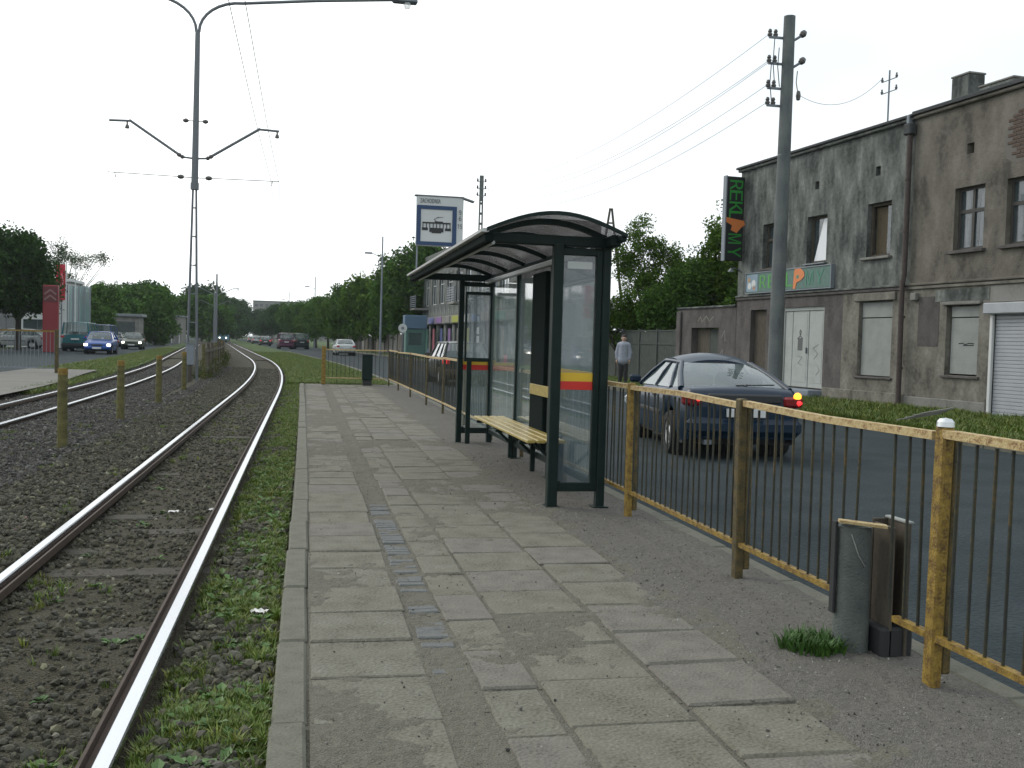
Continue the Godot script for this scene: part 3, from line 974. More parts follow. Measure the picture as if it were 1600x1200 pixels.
	tr.span(Vector3(-.23, .565, .046), Vector3(-.15, .60, .051)); tr.span(Vector3(-.13, .545, .046), Vector3(.06, .60, .051)); tr.span(Vector3(.08, .565, .046), Vector3(.16, .60, .051))
	tr.span(Vector3(-.10, .53, .046), Vector3(.03, .545, .051)); tr.span(Vector3(-.06, .675, .046), Vector3(.05, .688, .051))
	tr.beam(Vector3(-.03, .685, .0485), Vector3(-.07, .715, .0485), .005, .004); tr.beam(Vector3(-.07, .715, .0485), Vector3(.0, .745, .0485), .005, .004); tr.beam(Vector3(-.03, .745, .0485), Vector3(.05, .745, .0485), .005, .004)
	part("tram_picture", tr, M.black, s)
	lettering("ZACHODNIA", .058, .004, M.print, s, Transform3D(Basis(), Vector3(-.125, .955, .048)), .27, "stop_name")
	for q in [["9", .82], ["6", .74], ["15", .635]]:
		lettering(q[0], .06, .004, M.print, s, Transform3D(Basis(), Vector3(.28, q[1], .048)), .035 if q[0].length() == 1 else .06, "line_number")

func railing_bars(t: Node3D, a: Vector3, b: Vector3, n: int, mesh_: Mesh, gap := []) -> void:
	for i in n:
		if i in gap: continue
		var p := a.lerp(b, (i + 1.0) / (n + 1.0))
		var o := part("bar", mesh_, M.bar, t, p)
		o.rotation = Vector3(rng.randf_range(-.011, .011), rng.randf() * 3.0, rng.randf_range(-.011, .011))

func build_railings() -> void:
	var t := thing("platform_railing", "rusty yellow railing with thin upright bars along the platform edge", "railing", Vector3(2.55, 0, -3.7))
	var zs := [-1.68, -3.70, -5.62, -7.72, -9.75, -11.8, -13.85, -16.3, -18.9, -21.3, -24.3, -27.2, -29.9]
	var bm := Geo.new(); bm.tube([Vector3(0, .22, 0), Vector3(0, 1.015, 0)], .0075, 6)
	var bar := bm.mesh()
	var o := Vector3(2.55, 0, -3.7)
	for i in zs.size():
		var p := Vector3(2.55 + (.0 if i < 9 else -.03 * (i - 8)), 0, zs[i]) - o
		var w := .068 if i < 4 else .055
		var g := Geo.new(); g.cbox(Vector3(0, .53, 0), Vector3(w * .75, 1.08, w), .008)
		var m := part("post", g, M.yellow if i == 1 else (M.olive if i % 2 == 0 or i > 3 else M.yellow), t, p)
		m.rotation = Vector3(rng.randf_range(-.012, .012), 0, rng.randf_range(-.015, .02))
		var sl := Geo.new(); sl.cbox(Vector3(.045, .545, 0), Vector3(.04, .98, w * .9), .006)
		if i < 4: part("stiffener", sl, M.olive, m)
		if i == 1:
			var c := Geo.new(); c.lathe([Vector2(.036, 0), Vector2(.034, .02), Vector2(.024, .032), Vector2(0, .036)], 14, Vector3(0, 1.07, 0))
			part("cap", c, M.alu, m)
		if i == 0: continue
		var q := Vector3(2.55 + (.0 if i - 1 < 9 else -.03 * (i - 9)), 0, zs[i - 1]) - o
		var sag: float = [0.0, .0, -.012, .014, 0.0][mini(i, 4)]
		var tr := Geo.new()
		var a := q + Vector3(0, 1.035 + rng.randf_range(-.012, .008), -w * .5); var b := p + Vector3(0, 1.035 + rng.randf_range(-.012, .008), w * .5)
		var mid := (a + b) * .5 + Vector3(rng.randf_range(-.01, .01), sag, 0)
		tr.beam(a, mid, .048, .034); tr.beam(mid, b, .048, .034)
		part("top_rail", tr, M.yellow_pale, t)
		var lo := Geo.new()
		var la := q + Vector3(0, .205, -w * .5); var lb := p + Vector3(0, .205, w * .5)
		if i == 2:     # this rail has been cut away behind the bin
			lo.beam(la, la.lerp(lb, .13), .036, .026); lo.beam(la.lerp(lb, .30), lb, .036, .026)
		else: lo.beam(la, lb, .036, .026)
		part("bottom_rail", lo, M.yellow if i < 5 else M.yellow_pale, t)
		var n := int(round((zs[i - 1] - zs[i]) / (.104 if i < 7 else .15))) - 1
		railing_bars(t, q, p, n, bar, [3, 4] if i == 2 else [])
	# return of the railing across the platform's end
	var r := thing("platform_railing", "short railing closing the far end of the platform, yellow end post", "railing", Vector3(.55, 0, -30.3))
	var g1 := Geo.new(); g1.cbox(Vector3(0, .56, 0), Vector3(.12, 1.12, .12), .01)
	part("post", g1, M.yellow, r)
	for x in [.0]:
		var g2 := Geo.new(); g2.beam(Vector3(.06, 1.02, 0), Vector3(1.80, 1.03, .35), .04, .04)
		part("top_rail", g2, M.yellow_pale, r)
		g2 = Geo.new(); g2.beam(Vector3(.06, .2, 0), Vector3(1.80, .2, .35), .03, .03)
		part("bottom_rail", g2, M.yellow_pale, r)
	for i in 14: part("bar", bar, M.bar, r, Vector3(.06 + 1.74 * (i + .6) / 14.2, 0, .35 * (i + .6) / 14.2))
	# green litter bin at the platform's end
	var lb2 := thing("litter_bin", "dark green box litter bin at the far end of the platform", "bin", Vector3(1.80, 0, -30.05))
	var lg := Geo.new(); lg.cbox(Vector3(0, .52, 0), Vector3(.30, .72, .28), .015); part("body", lg, M.green, lb2)
	lg = Geo.new(); lg.cbox(Vector3(0, .08, 0), Vector3(.26, .16, .24), .01); part("base", lg, M.black, lb2)
	lg = Geo.new(); lg.cbox(Vector3(0, .90, 0), Vector3(.33, .03, .31), .008); part("rim", lg, M.green, lb2)

	# old concrete pipe used as a bin, with a rusty bracket and a rotten board box
	var b := thing("pipe_bin", "grey concrete pipe stump with a rusty bracket and dark box beside it", "bin", Vector3(2.47, 0, -4.20))
	var cg := Geo.new(); cg.lathe([Vector2(.080, -.03), Vector2(.078, .30), Vector2(.077, .565), Vector2(.072, .572), Vector2(.060, .572), Vector2(.058, .30), Vector2(0, .30)], 22)
	part("pipe", cg, surf(ptex([Color(.05, .06, .056), Color(.075, .09, .083), Color(.095, .108, .098), Color(.125, .135, .122)], .02, .14, .4, 211, 384, 1.1), .9, .9, bump(.25, 4.0), .4), b)
	var bx := Geo.new()
	bx.cbox(Vector3(.125, .285, .045), Vector3(.012, .60, .16), .003); bx.cbox(Vector3(.155, .295, -.045), Vector3(.075, .61, .014), .003)
	bx.cbox(Vector3(.195, .30, .045), Vector3(.014, .60, .18), .003)
	part("box", bx, M.wood_dark, b)
	var bl := Geo.new(); bl.cbox(Vector3(.16, .06, .04), Vector3(.16, .14, .17), .012); part("base_block", bl, M.dark, b)
	var br := Geo.new()
	br.beam(Vector3(-.092, .60, .02), Vector3(.10, .585, .10), .055, .012); part("bracket", br, M.yellow_pale, b)
	br = Geo.new(); br.cbox(Vector3(-.092, .385, -.01), Vector3(.014, .42, .04), .003); part("bracket_arm", br, M.dark, b)
	br = Geo.new(); br.tube([Vector3(-.05, .545, .062), Vector3(-.02, .45, .078), Vector3(.012, .40, .079)], .0022, 5); part("wire_loop", br, M.alu, b)
	br = Geo.new(); br.cbox(Vector3(.195, .607, .045), Vector3(.03, .012, .19), .003); part("board_cap", br, M.board, b)

	# wooden posts between the two tracks
	var pg := Geo.new()
	pg.tube([Vector3(0, -.12, 0), Vector3(.004, .5, 0), Vector3(0, .90, 0), Vector3(0, .925, 0)], [.062, .060, .056, .045], 12)
	var tg := Geo.new(); tg.tube([Vector3(0, .86, 0), Vector3(0, .93, 0), Vector3(0, .94, 0)], [.0585, .057, .04], 12)
	var names := ["wooden post between the tracks standing closest to the camera", "second wooden post between the tracks, counted from the camera", "third wooden post between the tracks, counted from the camera", "fourth wooden post between the tracks, just before the lattice mast"]
	var pz := [-13.05, -17.15, -21.7, -26.4]
	for i in 4:
		var p := thing("wooden_post", names[i], "post", Vector3(-2.84 - .03 * i, -.03, pz[i]), rng.randf() * 6, "posts between the tracks")
		p.rotation.x = rng.randf_range(-.012, .012); p.rotation.z = rng.randf_range(-.02, .012)
		part("shaft", pg.mesh(), M.post_moss, p); part("painted_top", tg.mesh(), M.yellow, p)
	# dark slatted fence that takes over between the tracks
	var fz := -33.2
	var f := thing("track_fence", "dark weathered slatted fence between the tracks beyond the lattice mast", "fence", Vector3(-3.0 + bend(fz), 0, fz))
	var sg := Geo.new(); sg.box(Vector3(0, .48, 0), Vector3(.022, 1.0, .10)); var slm := sg.mesh()
	var pgm := Geo.new(); pgm.cbox(Vector3(0, .52, 0), Vector3(.09, 1.2, .09), .008); var pmm := pgm.mesh()
	for i in 230:
		var z := fz - i * .22
		var at := Vector3(-3.0 + bend(z) * 1.12, -.05, z) - f.position
		var q := part("post" if i % 10 == 0 else "slat", pmm if i % 10 == 0 else slm, M.post_moss if i % 3 == 0 else M.wood_dark, f, at)
		q.rotation.x = rng.randf_range(-.03, .03)
	for y in [.25, .82]:
		var rg := Geo.new()
		for i in 10:
			var z0 := fz - i * 5.0; var z1 := z0 - 5.0
			rg.beam(Vector3(-2.97 + bend(z0) * 1.12, y, z0) - f.position, Vector3(-2.97 + bend(z1) * 1.12, y, z1) - f.position, .04, .07)
		part("rail", rg, M.wood_dark, f)
	# grey railing beside the concrete pad, far left
	var lf := thing("street_railing", "grey barred railing with yellow top rail beside the concrete pad", "railing", Vector3(-7.5, .045, -33.6))
	var lp := Geo.new(); lp.cbox(Vector3(0, .66, 0), Vector3(.10, 1.36, .10), .01)
	part("post", lp, M.red if false else M.olive, lf)
	var t2 := Geo.new(); t2.beam(Vector3(-.05, 1.28, 0), Vector3(-2.6, 1.28, -.75), .05, .05); part("top_rail", t2, M.yellow, lf)
	t2 = Geo.new(); t2.beam(Vector3(-2.6, 1.28, -.75), Vector3(-5.4, 1.28, -1.4), .05, .05); part("top_rail", t2, M.yellow, lf)
	t2 = Geo.new(); t2.beam(Vector3(-.05, .14, 0), Vector3(-5.4, .14, -1.4), .03, .03); part("bottom_rail", t2, M.galv, lf)
	t2 = Geo.new(); t2.cbox(Vector3(-2.65, .66, -.75), Vector3(.06, 1.36, .06), .01); part("post", t2, M.galv, lf)
	var gb := Geo.new(); gb.tube([Vector3(0, .14, 0), Vector3(0, 1.27, 0)], .009, 5); var gbm := gb.mesh()
	for i in 44: part("bar", gbm, M.galv, lf, Vector3(-.08 - i * .12, 0, -.02 - i * .0312))

# ---------------------------------------------------------------- buildings
# front wall in the local xy plane, outer face at z = z1, with rectangular openings [u0, y0, u1, y1]
func wall(u0: float, u1: float, y0: float, y1: float, z0: float, z1: float, holes: Array) -> Geo:
	var g := Geo.new()
	var us := [u0, u1]; var ys := [y0, y1]
	for h in holes:
		for k in [0, 2]:
			if h[k] > u0 and h[k] < u1 and not h[k] in us: us.append(h[k])
		for k in [1, 3]:
			if h[k] > y0 and h[k] < y1 and not h[k] in ys: ys.append(h[k])
	us.sort(); ys.sort()
	for i in us.size() - 1:
		for j in ys.size() - 1:
			var cu: float = (us[i] + us[i + 1]) * .5; var cy: float = (ys[j] + ys[j + 1]) * .5
			var open := false
			for h in holes:
				if cu > h[0] and cu < h[2] and cy > h[1] and cy < h[3]: open = true
			if open: continue
			g.quad(Vector3(us[i], ys[j], z1), Vector3(us[i + 1], ys[j], z1), Vector3(us[i + 1], ys[j + 1], z1), Vector3(us[i], ys[j + 1], z1))
			g.quad(Vector3(us[i + 1], ys[j], z0), Vector3(us[i], ys[j], z0), Vector3(us[i], ys[j + 1], z0), Vector3(us[i + 1], ys[j + 1], z0))
	for h in holes:
		var a := maxf(h[0], u0); var b := minf(h[2], u1); var c := maxf(h[1], y0); var d := minf(h[3], y1)
		g.quad(Vector3(a, c, z1), Vector3(a, d, z1), Vector3(a, d, z0), Vector3(a, c, z0))
		g.quad(Vector3(b, c, z0), Vector3(b, d, z0), Vector3(b, d, z1), Vector3(b, c, z1))
		g.quad(Vector3(a, c, z0), Vector3(b, c, z0), Vector3(b, c, z1), Vector3(a, c, z1))
		g.quad(Vector3(a, d, z1), Vector3(b, d, z1), Vector3(b, d, z0), Vector3(a, d, z0))
	# ends, top, bottom
	g.quad(Vector3(u0, y0, z0), Vector3(u0, y0, z1), Vector3(u0, y1, z1), Vector3(u0, y1, z0))
	g.quad(Vector3(u1, y0, z1), Vector3(u1, y0, z0), Vector3(u1, y1, z0), Vector3(u1, y1, z1))
	g.quad(Vector3(u0, y1, z1), Vector3(u1, y1, z1), Vector3(u1, y1, z0), Vector3(u0, y1, z0))
	return g

func bx(a: Vector3, b: Vector3) -> Geo:
	var g := Geo.new(); g.span(a, b); return g

func cb(a: Vector3, b: Vector3, ch := .01) -> Geo:
	var g := Geo.new(); g.cbox((a + b) * .5, (b - a).abs(), ch); return g

# casement: frame with mullion and transom, four panes behind
func casement(par: Node3D, u0: float, u1: float, y0: float, y1: float, z: float, fm: Material, transom := .62, mull := true, fw := .06) -> Node3D:
	var w := Node3D.new(); w.name = "window"; par.add_child(w, true)
	var g := Geo.new()
	g.span(Vector3(u0, y0, z - .06), Vector3(u0 + fw, y1, z)); g.span(Vector3(u1 - fw, y0, z - .06), Vector3(u1, y1, z))
	g.span(Vector3(u0 + fw, y0, z - .06), Vector3(u1 - fw, y0 + fw, z)); g.span(Vector3(u0 + fw, y1 - fw, z - .06), Vector3(u1 - fw, y1, z))
	part("frame", g, fm, w)
	var um := (u0 + u1) * .5
	var yt := lerpf(y0, y1, transom)
	if mull: part("mullion", bx(Vector3(um - .035, y0 + fw, z - .055), Vector3(um + .035, y1 - fw, z + .004)), fm, w)
	if transom < 1.0: part("transom", bx(Vector3(u0 + fw, yt - .035, z - .05), Vector3(u1 - fw, yt + .035, z + .008)), fm, w)
	var us := [u0 + fw, um - .035, um + .035, u1 - fw] if mull else [u0 + fw, u1 - fw]
	var ys := [y0 + fw, yt - .035, yt + .035, y1 - fw] if transom < 1.0 else [y0 + fw, y1 - fw]
	for i in range(0, us.size(), 2):
		for j in range(0, ys.size(), 2):
			part("pane", bx(Vector3(us[i], ys[j], z - .034), Vector3(us[i + 1], ys[j + 1], z - .028)), M.house_glass, w)
	return w

func shell(par: Node3D, u0: float, u1: float, y0: float, y1: float, z0: float, z1: float, wm: Material, rm: Material) -> void:  # side, back walls and roof behind a front
	part("side_wall", bx(Vector3(u0, y0, z0), Vector3(u0 + .25, y1, z1)), wm, par)
	part("side_wall", bx(Vector3(u1 - .25, y0, z0), Vector3(u1, y1, z1)), wm, par)
	part("back_wall", bx(Vector3(u0 + .25, y0, z0), Vector3(u1 - .25, y1, z0 + .25)), wm, par)
	part("roof", bx(Vector3(u0 + .25, y1 - .3, z0 + .25), Vector3(u1 - .25, y1 - .1, z1)), rm, par)

func scrawl(par: Node3D, called: String, strokes: Array, z: float, m: Material, w := .02) -> void:
	for s in strokes:
		var g := Geo.new()
		for i in s.size() - 1:
			g.beam(Vector3(s[i].x, s[i].y, z), Vector3(s[i + 1].x, s[i + 1].y, z), w, .003, Vector3(0, 0, 1))
		part(called, g, m, par)

func build_houses() -> void:
	var turn := PI / 2.0 * -1.0 + deg_to_rad(5.5)
	# local +x runs towards the camera, local +z faces the street
	var base := Vector3(13.82, 0.0, -21.54)
	var h := thing("grey_house", "stained grey two-storey house with green lettered signs and white double door", "house", base)
	h.basis = Basis(Vector3(sin(deg_to_rad(5.5)), 0, cos(deg_to_rad(5.5))), Vector3.UP, Vector3(-cos(deg_to_rad(5.5)), 0, sin(deg_to_rad(5.5))))
	var up_holes := [[-4.32, 3.74, -3.40, 5.02], [-1.69, 3.72, -.77, 5.05], [-6.62, 3.74, -5.72, 5.05], [-4.02, 5.73, -3.84, 5.94], [-1.44, 5.71, -1.25, 5.94]]
	part("upper_wall", wall(-8.0, -.003, 2.94, 6.78, -.34, 0, up_holes), M.plaster_grey, h)
	part("lower_wall", wall(-8.0, -2.55, -.3, 2.94, -.34, .002, [[-5.46, .34, -3.36, 2.58], [-7.15, .34, -6.25, 2.55]]), M.plaster_dark, h)
	part("lower_wall", wall(-2.55, -.003, -.3, 2.94, -.34, .0, [[-1.88, .78, -.58, 2.64]]), M.plaster_beige, h)
	shell(h, -8.0, -.003, -.3, 6.78, -9.0, -.34, M.plaster_dark, M.roof_felt)
	part("floor", bx(Vector3(-7.75, 2.7, -8.75), Vector3(-.25, 2.9, -.34)), M.dark, h)
	part("plinth", cb(Vector3(-3.3, -.3, .003), Vector3(-.003, .42, .05), .015), M.plaster_beige, h)
	part("plinth", cb(Vector3(-8.0, -.3, .003), Vector3(-5.5, .36, .05), .015), M.plaster_dark, h)
	part("string_course", cb(Vector3(-8.02, 2.86, .004), Vector3(-.003, 2.93, .05), .012), M.plaster_dark, h)
	part("string_course", cb(Vector3(-8.02, 2.945, .004), Vector3(-.003, 3.0, .075), .012), M.plaster_grey, h)
	part("cornice", cb(Vector3(-8.06, 6.78, -.36), Vector3(-.003, 6.86, .10), .02), M.plaster_grey, h)
	part("roof_edge", cb(Vector3(-8.10, 6.863, -.5), Vector3(-.003, 6.93, .15), .01), M.roof_felt, h)
	# tilted window whose white wedge is a painted sky reflection, half open window, window behind the pole
	var w := casement(h, -4.32, -3.40, 3.74, 5.02, -.16, M.wood_dark, 1.0, false, .07)
	var sky_wedge := Geo.new(); sky_wedge.prism(PackedVector2Array([Vector2(-4.20, 3.82), Vector2(-3.49, 3.82), Vector2(-3.49, 4.94), Vector2(-3.78, 4.94)]), -.182, -.170)
	part("blind", sky_wedge, M.reflection_white, w)  # white shape set before the pane, painted as the sky it mirrors
	part("sill", cb(Vector3(-4.36, 3.70, .0), Vector3(-3.36, 3.74, .09), .006), M.zinc, w)
	w = Node3D.new(); w.name = "window"; h.add_child(w, true)
	var fr := Geo.new()
	fr.span(Vector3(-1.69, 3.72, -.18), Vector3(-1.62, 5.05, -.12)); fr.span(Vector3(-.84, 3.72, -.18), Vector3(-.77, 5.05, -.12)); fr.span(Vector3(-1.62, 4.98, -.18), Vector3(-.84, 5.05, -.12)); fr.span(Vector3(-1.62, 3.72, -.18), Vector3(-.84, 3.79, -.12))
	part("frame", fr, M.wood_dark, w)
	part("board", cb(Vector3(-1.61, 3.80, -.24), Vector3(-1.16, 4.97, -.21)), surf(ptex([Color(.035, .025, .012), Color(.06, .045, .022), Color(.085, .066, .034)], .02, .1, .4, 222, 384, 1.2, 4.0), .6, .8), w)
	part("pane", bx(Vector3(-1.15, 3.80, -.20), Vector3(-.85, 4.97, -.194)), M.house_glass, w)
	part("sill", cb(Vector3(-1.80, 3.66, .0), Vector3(-.68, 3.72, .11), .008), M.plaster_pale, w)
	w = casement(h, -6.62, -5.72, 3.74, 5.05, -.16, M.wood_dark, .65, true)
	part("sill", cb(Vector3(-6.7, 3.68, .0), Vector3(-5.64, 3.74, .09), .006), M.plaster_dark, w)
	# white double door with a spray-painted figure
	var d := Node3D.new(); d.name = "door"; h.add_child(d)
	part("frame", bx(Vector3(-5.46, .34, -.15), Vector3(-5.36, 2.58, -.06)), M.door_white, d); part("frame", bx(Vector3(-3.46, .34, -.15), Vector3(-3.36, 2.58, -.06)), M.door_white, d)
	part("frame", bx(Vector3(-5.36, 2.48, -.15), Vector3(-3.46, 2.58, -.06)), M.door_white, d)
	for q in [[-5.35, -4.99], [-4.97, -4.20], [-4.17, -3.47]]:
		part("leaf", cb(Vector3(q[0], .36, -.14), Vector3(q[1], 2.47, -.09), .012), M.door_white, d)
		if q[1] - q[0] > .5: part("inset", cb(Vector3(q[0] + .07, .50, -.092), Vector3(q[1] - .07, 2.40, -.083), .006), M.door_white, d)
	part("handle", cb(Vector3(-4.27, 1.30, -.09), Vector3(-4.24, 1.46, -.045), .006), M.steel, d)
	var spray := paint(.11, .12, .115, .9)
	scrawl(d, "spray_figure", [[Vector2(-4.62, 1.88), Vector2(-4.58, 1.95), Vector2(-4.54, 1.88), Vector2(-4.58, 1.80), Vector2(-4.62, 1.88)], [Vector2(-4.72, 1.70), Vector2(-4.58, 1.78), Vector2(-4.45, 1.70)]], -.079, spray, .03)
	part("spray_block", cb(Vector3(-4.70, 1.38, -.083), Vector3(-4.46, 1.72, -.079), .002), spray, d)
	scrawl(d, "spray_tag", [[Vector2(-4.70, 1.22), Vector2(-4.46, 1.20), Vector2(-4.66, 1.02), Vector2(-4.48, .98)], [Vector2(-3.70, 1.55), Vector2(-3.95, 1.45), Vector2(-3.72, 1.30), Vector2(-3.90, 1.15)], [Vector2(-3.72, 1.0), Vector2(-3.62, .85), Vector2(-3.78, .72)]], -.079, paint(.24, .25, .24, .9), .022)
	part("step", cb(Vector3(-5.6, -.2, .0), Vector3(-3.3, .33, .45), .02), M.stone_step, h)
	var d2 := Node3D.new(); d2.name = "door"; h.add_child(d2, true)
	part("leaf", cb(Vector3(-7.15, .34, -.2), Vector3(-6.25, 2.55, -.15)), M.wood_dark, d2)
	# boarded shop window
	var sw := Node3D.new(); sw.name = "boarded_window"; h.add_child(sw)
	part("board", cb(Vector3(-1.86, .80, -.14), Vector3(-.60, 2.22, -.10)), M.board, sw); part("board", cb(Vector3(-1.86, 2.24, -.13), Vector3(-.60, 2.62, -.09)), M.board, sw)
	part("lintel", cb(Vector3(-2.02, 2.645, .003), Vector3(-.44, 2.84, .06), .012), M.plaster_beige, sw)
	part("sill", cb(Vector3(-1.95, .73, .0), Vector3(-.5, .78, .05), .008), M.plaster_dark, sw)
	var nt := cb(Vector3(-.30, 1.45, .003), Vector3(-.20, 1.72, .012), .002)
	part("notice", nt, M.white, h); part("notice_top", cb(Vector3(-.30, 1.725, .003), Vector3(-.20, 1.80, .012), .002), M.red, h)
	# downpipe at the joint with the next house
	var dp := Geo.new()
	dp.tube([Vector3(-.06, 6.45, .12), Vector3(-.06, 3.2, .12), Vector3(-.06, 3.0, .16), Vector3(-.06, 2.7, .16), Vector3(-.06, .35, .14), Vector3(-.06, .12, .14)], .062, 12)
	var pipe := part("downpipe", dp, M.rust_pipe, h)
	part("hopper", cb(Vector3(-.20, 6.45, .03), Vector3(.06, 6.72, .22), .03), M.roof_felt, pipe)
	part("spout", cb(Vector3(-.15, 6.72, .05), Vector3(-.06, 6.92, .17), .01), M.galv, pipe)
	for y in [5.4, 4.2, 2.2, 1.0]:
		var c := Geo.new(); c.tube([Vector3(-.06, y, .13), Vector3(-.06, y + .05, .13)], .072, 12); part("clamp", c, M.rust_pipe, pipe)
	# roof mast with two cross arms
	var am := Geo.new(); am.tube([Vector3(-2.0, 6.5, -.7), Vector3(-2.0, 8.5, -.7)], .022, 8)
	var mast := part("roof_mast", am, M.steel, h)
	for y in [7.96, 8.26]:
		var g := Geo.new(); g.tube([Vector3(-2.30, y, -.7), Vector3(-1.70, y, -.7)], .014, 6)
		var arm := part("arm", g, M.steel, mast)
		for x in [-2.28, -1.72]:
			var ig := Geo.new(); ig.lathe([Vector2(.0, 0), Vector2(.03, .0), Vector2(.036, .04), Vector2(.018, .07), Vector2(.025, .1), Vector2(0, .12)], 8, Vector3(x, y + .01, -.7)); part("insulator", ig, M.insulator, arm)

	# signs on the grey house
	var sb := thing("shop_sign", "long teal board sign reading REKLAMY above the white door", "sign", h.transform * Vector3(-5.15, 3.06, .003))
	sb.basis = h.basis
	part("panel", cb(Vector3(-2.16, 0, 0), Vector3(2.14, .57, .10), .012), surf(ptex([Color(.06, .12, .10), Color(.085, .16, .135), Color(.11, .19, .16)], .02, .1, .4, 231), .6, .6), sb)
	var sf := Geo.new(); sf.span(Vector3(-2.17, -.03, .0), Vector3(2.15, .0, .115)); sf.span(Vector3(-2.17, .57, .0), Vector3(2.15, .60, .115)); sf.span(Vector3(-2.2, -.03, .0), Vector3(-2.17, .60, .115)); sf.span(Vector3(2.15, -.03, .0), Vector3(2.18, .60, .115))
	part("frame", sf, M.galv, sb)
	part("emblem_ground", cb(Vector3(-2.13, .03, .101), Vector3(-1.50, .54, .106), .002), paint(.22, .30, .36, .6), sb)
	for q in [[-1.95, .20, .10, M.white], [-1.72, .26, .12, M.white], [-1.70, .14, .07, paint(.45, .25, .12)], [-1.98, .38, .07, paint(.45, .28, .14)]]:
		var g := Geo.new(); g.tube([Vector3(q[0], q[1], .106), Vector3(q[0], q[1], .109)], q[2], 14); part("emblem_dot", g, q[3], sb)
	var gl := paint(.07, .30, .05, .5)
	var tl := paint(.05, .20, .13, .5)
	var og := paint(.62, .19, .05, .5)
	var cx := [-1.22, -.75, -.28, .16, 0, 1.18, 1.66]
	var ch := "REKLAMY"
	for i in 7:
		if i == 4: continue
		lettering(ch[i], .38, .006, gl if i < 4 else tl, sb, Transform3D(Basis(), Vector3(cx[i], .285, .105)), .36, "letter")
	var orange := Geo.new()   # the leaning orange A
	orange.prism(PackedVector2Array([Vector2(.40, .02), Vector2(.52, .02), Vector2(.56, .18), Vector2(.78, .24), Vector2(.94, .34), Vector2(.92, .46), Vector2(.74, .58), Vector2(.50, .60), Vector2(.44, .50)]), .101, .112)
	part("orange_letter", orange, og, sb)
	part("letter_eye", cb(Vector3(.56, .30, .112), Vector3(.68, .39, .115), .001), tl, sb)
	var vs := thing("hanging_sign", "tall black upright sign with green letters REKLAMY on the house corner", "sign", h.transform * Vector3(-7.75, 4.05, .003))
	vs.basis = h.basis
	# stands out from the wall: its faces look along the street
	part("panel", cb(Vector3(-.09, 0, .06), Vector3(.09, 2.54, .66), .015), M.black, vs)
	part("edge", cb(Vector3(-.10, -.02, .66), Vector3(.10, 2.56, .70), .008), M.galv, vs)
	for y in [.3, 2.3]: part("arm", bx(Vector3(-.02, y, 0), Vector3(.02, y + .05, .06)), M.steel, vs)
	var gr2 := paint(.02, .24, .03, .5)
	var ys := [2.30, 1.98, 1.66, 1.38, 0, .66, .26]
	for i in 7:
		if i == 4: continue
		var bs := Basis(Vector3(0, -1, 0), Vector3(0, 0, -1), Vector3(1, 0, 0))   # letters lie on their side, reading downwards
		lettering(ch[i], .44, .008, gr2, vs, Transform3D(bs, Vector3(.094, ys[i], .36)), .30, "letter")
	var oa := Geo.new()
	oa.prism(PackedVector2Array([Vector2(.62, 1.30), Vector2(.02, 1.22), Vector2(-.02, 1.10), Vector2(.10, 1.02), Vector2(.26, .84), Vector2(.46, .92), Vector2(.42, 1.06), Vector2(.62, 1.16)]), .0, .008, Transform3D(Basis(Vector3(0, 0, 1), Vector3(0, 1, 0), Vector3(-1, 0, 0)), Vector3(.10, 0, .04)))
	part("orange_letter", oa, og, vs)
	var lm := thing("wall_lamp", "small metal lamp bracket under the upright sign", "lamp", h.transform * Vector3(-7.8, 3.72, .003))
	lm.basis = h.basis
	var lg := Geo.new(); lg.tube([Vector3(0, 0, 0), Vector3(0, .12, .2), Vector3(0, .1, .34)], .018, 8); part("arm", lg, M.steel, lm)
	lg = Geo.new(); lg.lathe([Vector2(.02, .12), Vector2(.10, .0), Vector2(.0, .0)], 12, Vector3(0, .0, .36)); part("shade", lg, M.zinc, lm)

	# ---- brown house
	var r := thing("brown_house", "brown plastered house with roller shutter and casement windows next to the downpipe", "house", base)
	r.basis = h.basis
	var rh := [[1.38, 3.66, 2.28, 5.02], [2.90, 3.66, 3.80, 5.02], [4.6, 3.66, 5.5, 5.02], [1.68, 5.72, 1.90, 5.95], [4.3, 5.72, 4.5, 5.95]]
	part("upper_wall", wall(.003, 8.5, 2.94, 6.80, -.34, 0, rh), M.plaster_brown, r)
	part("lower_wall", wall(.003, 8.5, -.3, 2.94, -.34, .0, [[1.28, .92, 2.27, 2.46], [2.70, -.2, 5.6, 2.46]]), M.plaster_beige, r)
	shell(r, .003, 8.5, -.3, 6.80, -9.0, -.34, M.plaster_brown, M.roof_felt)
	part("floor", bx(Vector3(.26, 2.7, -8.75), Vector3(8.25, 2.9, -.34)), M.dark, r)
	part("plaster_patch", cb(Vector3(.35, 1.55, .002), Vector3(1.05, 2.68, .008), .003), M.plaster_dark, r)
	part("plaster_patch", cb(Vector3(.9, 2.55, .003), Vector3(2.55, 2.82, .010), .003), M.plaster_grey, r)
	part("plaster_patch", cb(Vector3(2.58, 2.5, .002), Vector3(8.45, 2.84, .008), .003), M.plaster_pale, r)
	part("plinth", cb(Vector3(.003, -.3, .003), Vector3(2.6, .38, .05), .015), M.plaster_pale, r)
	part("string_course", cb(Vector3(.003, 2.86, .004), Vector3(8.5, 2.93, .05), .012), M.plaster_beige, r)
	part("string_course", cb(Vector3(.003, 2.945, .004), Vector3(8.5, 3.0, .075), .012), M.plaster_brown, r)
	part("cornice", cb(Vector3(.003, 6.80, -.36), Vector3(8.5, 6.88, .10), .02), M.plaster_brown, r)
	part("roof_edge", cb(Vector3(.003, 6.883, -.5), Vector3(8.5, 6.97, .15), .01), M.roof_felt, r)
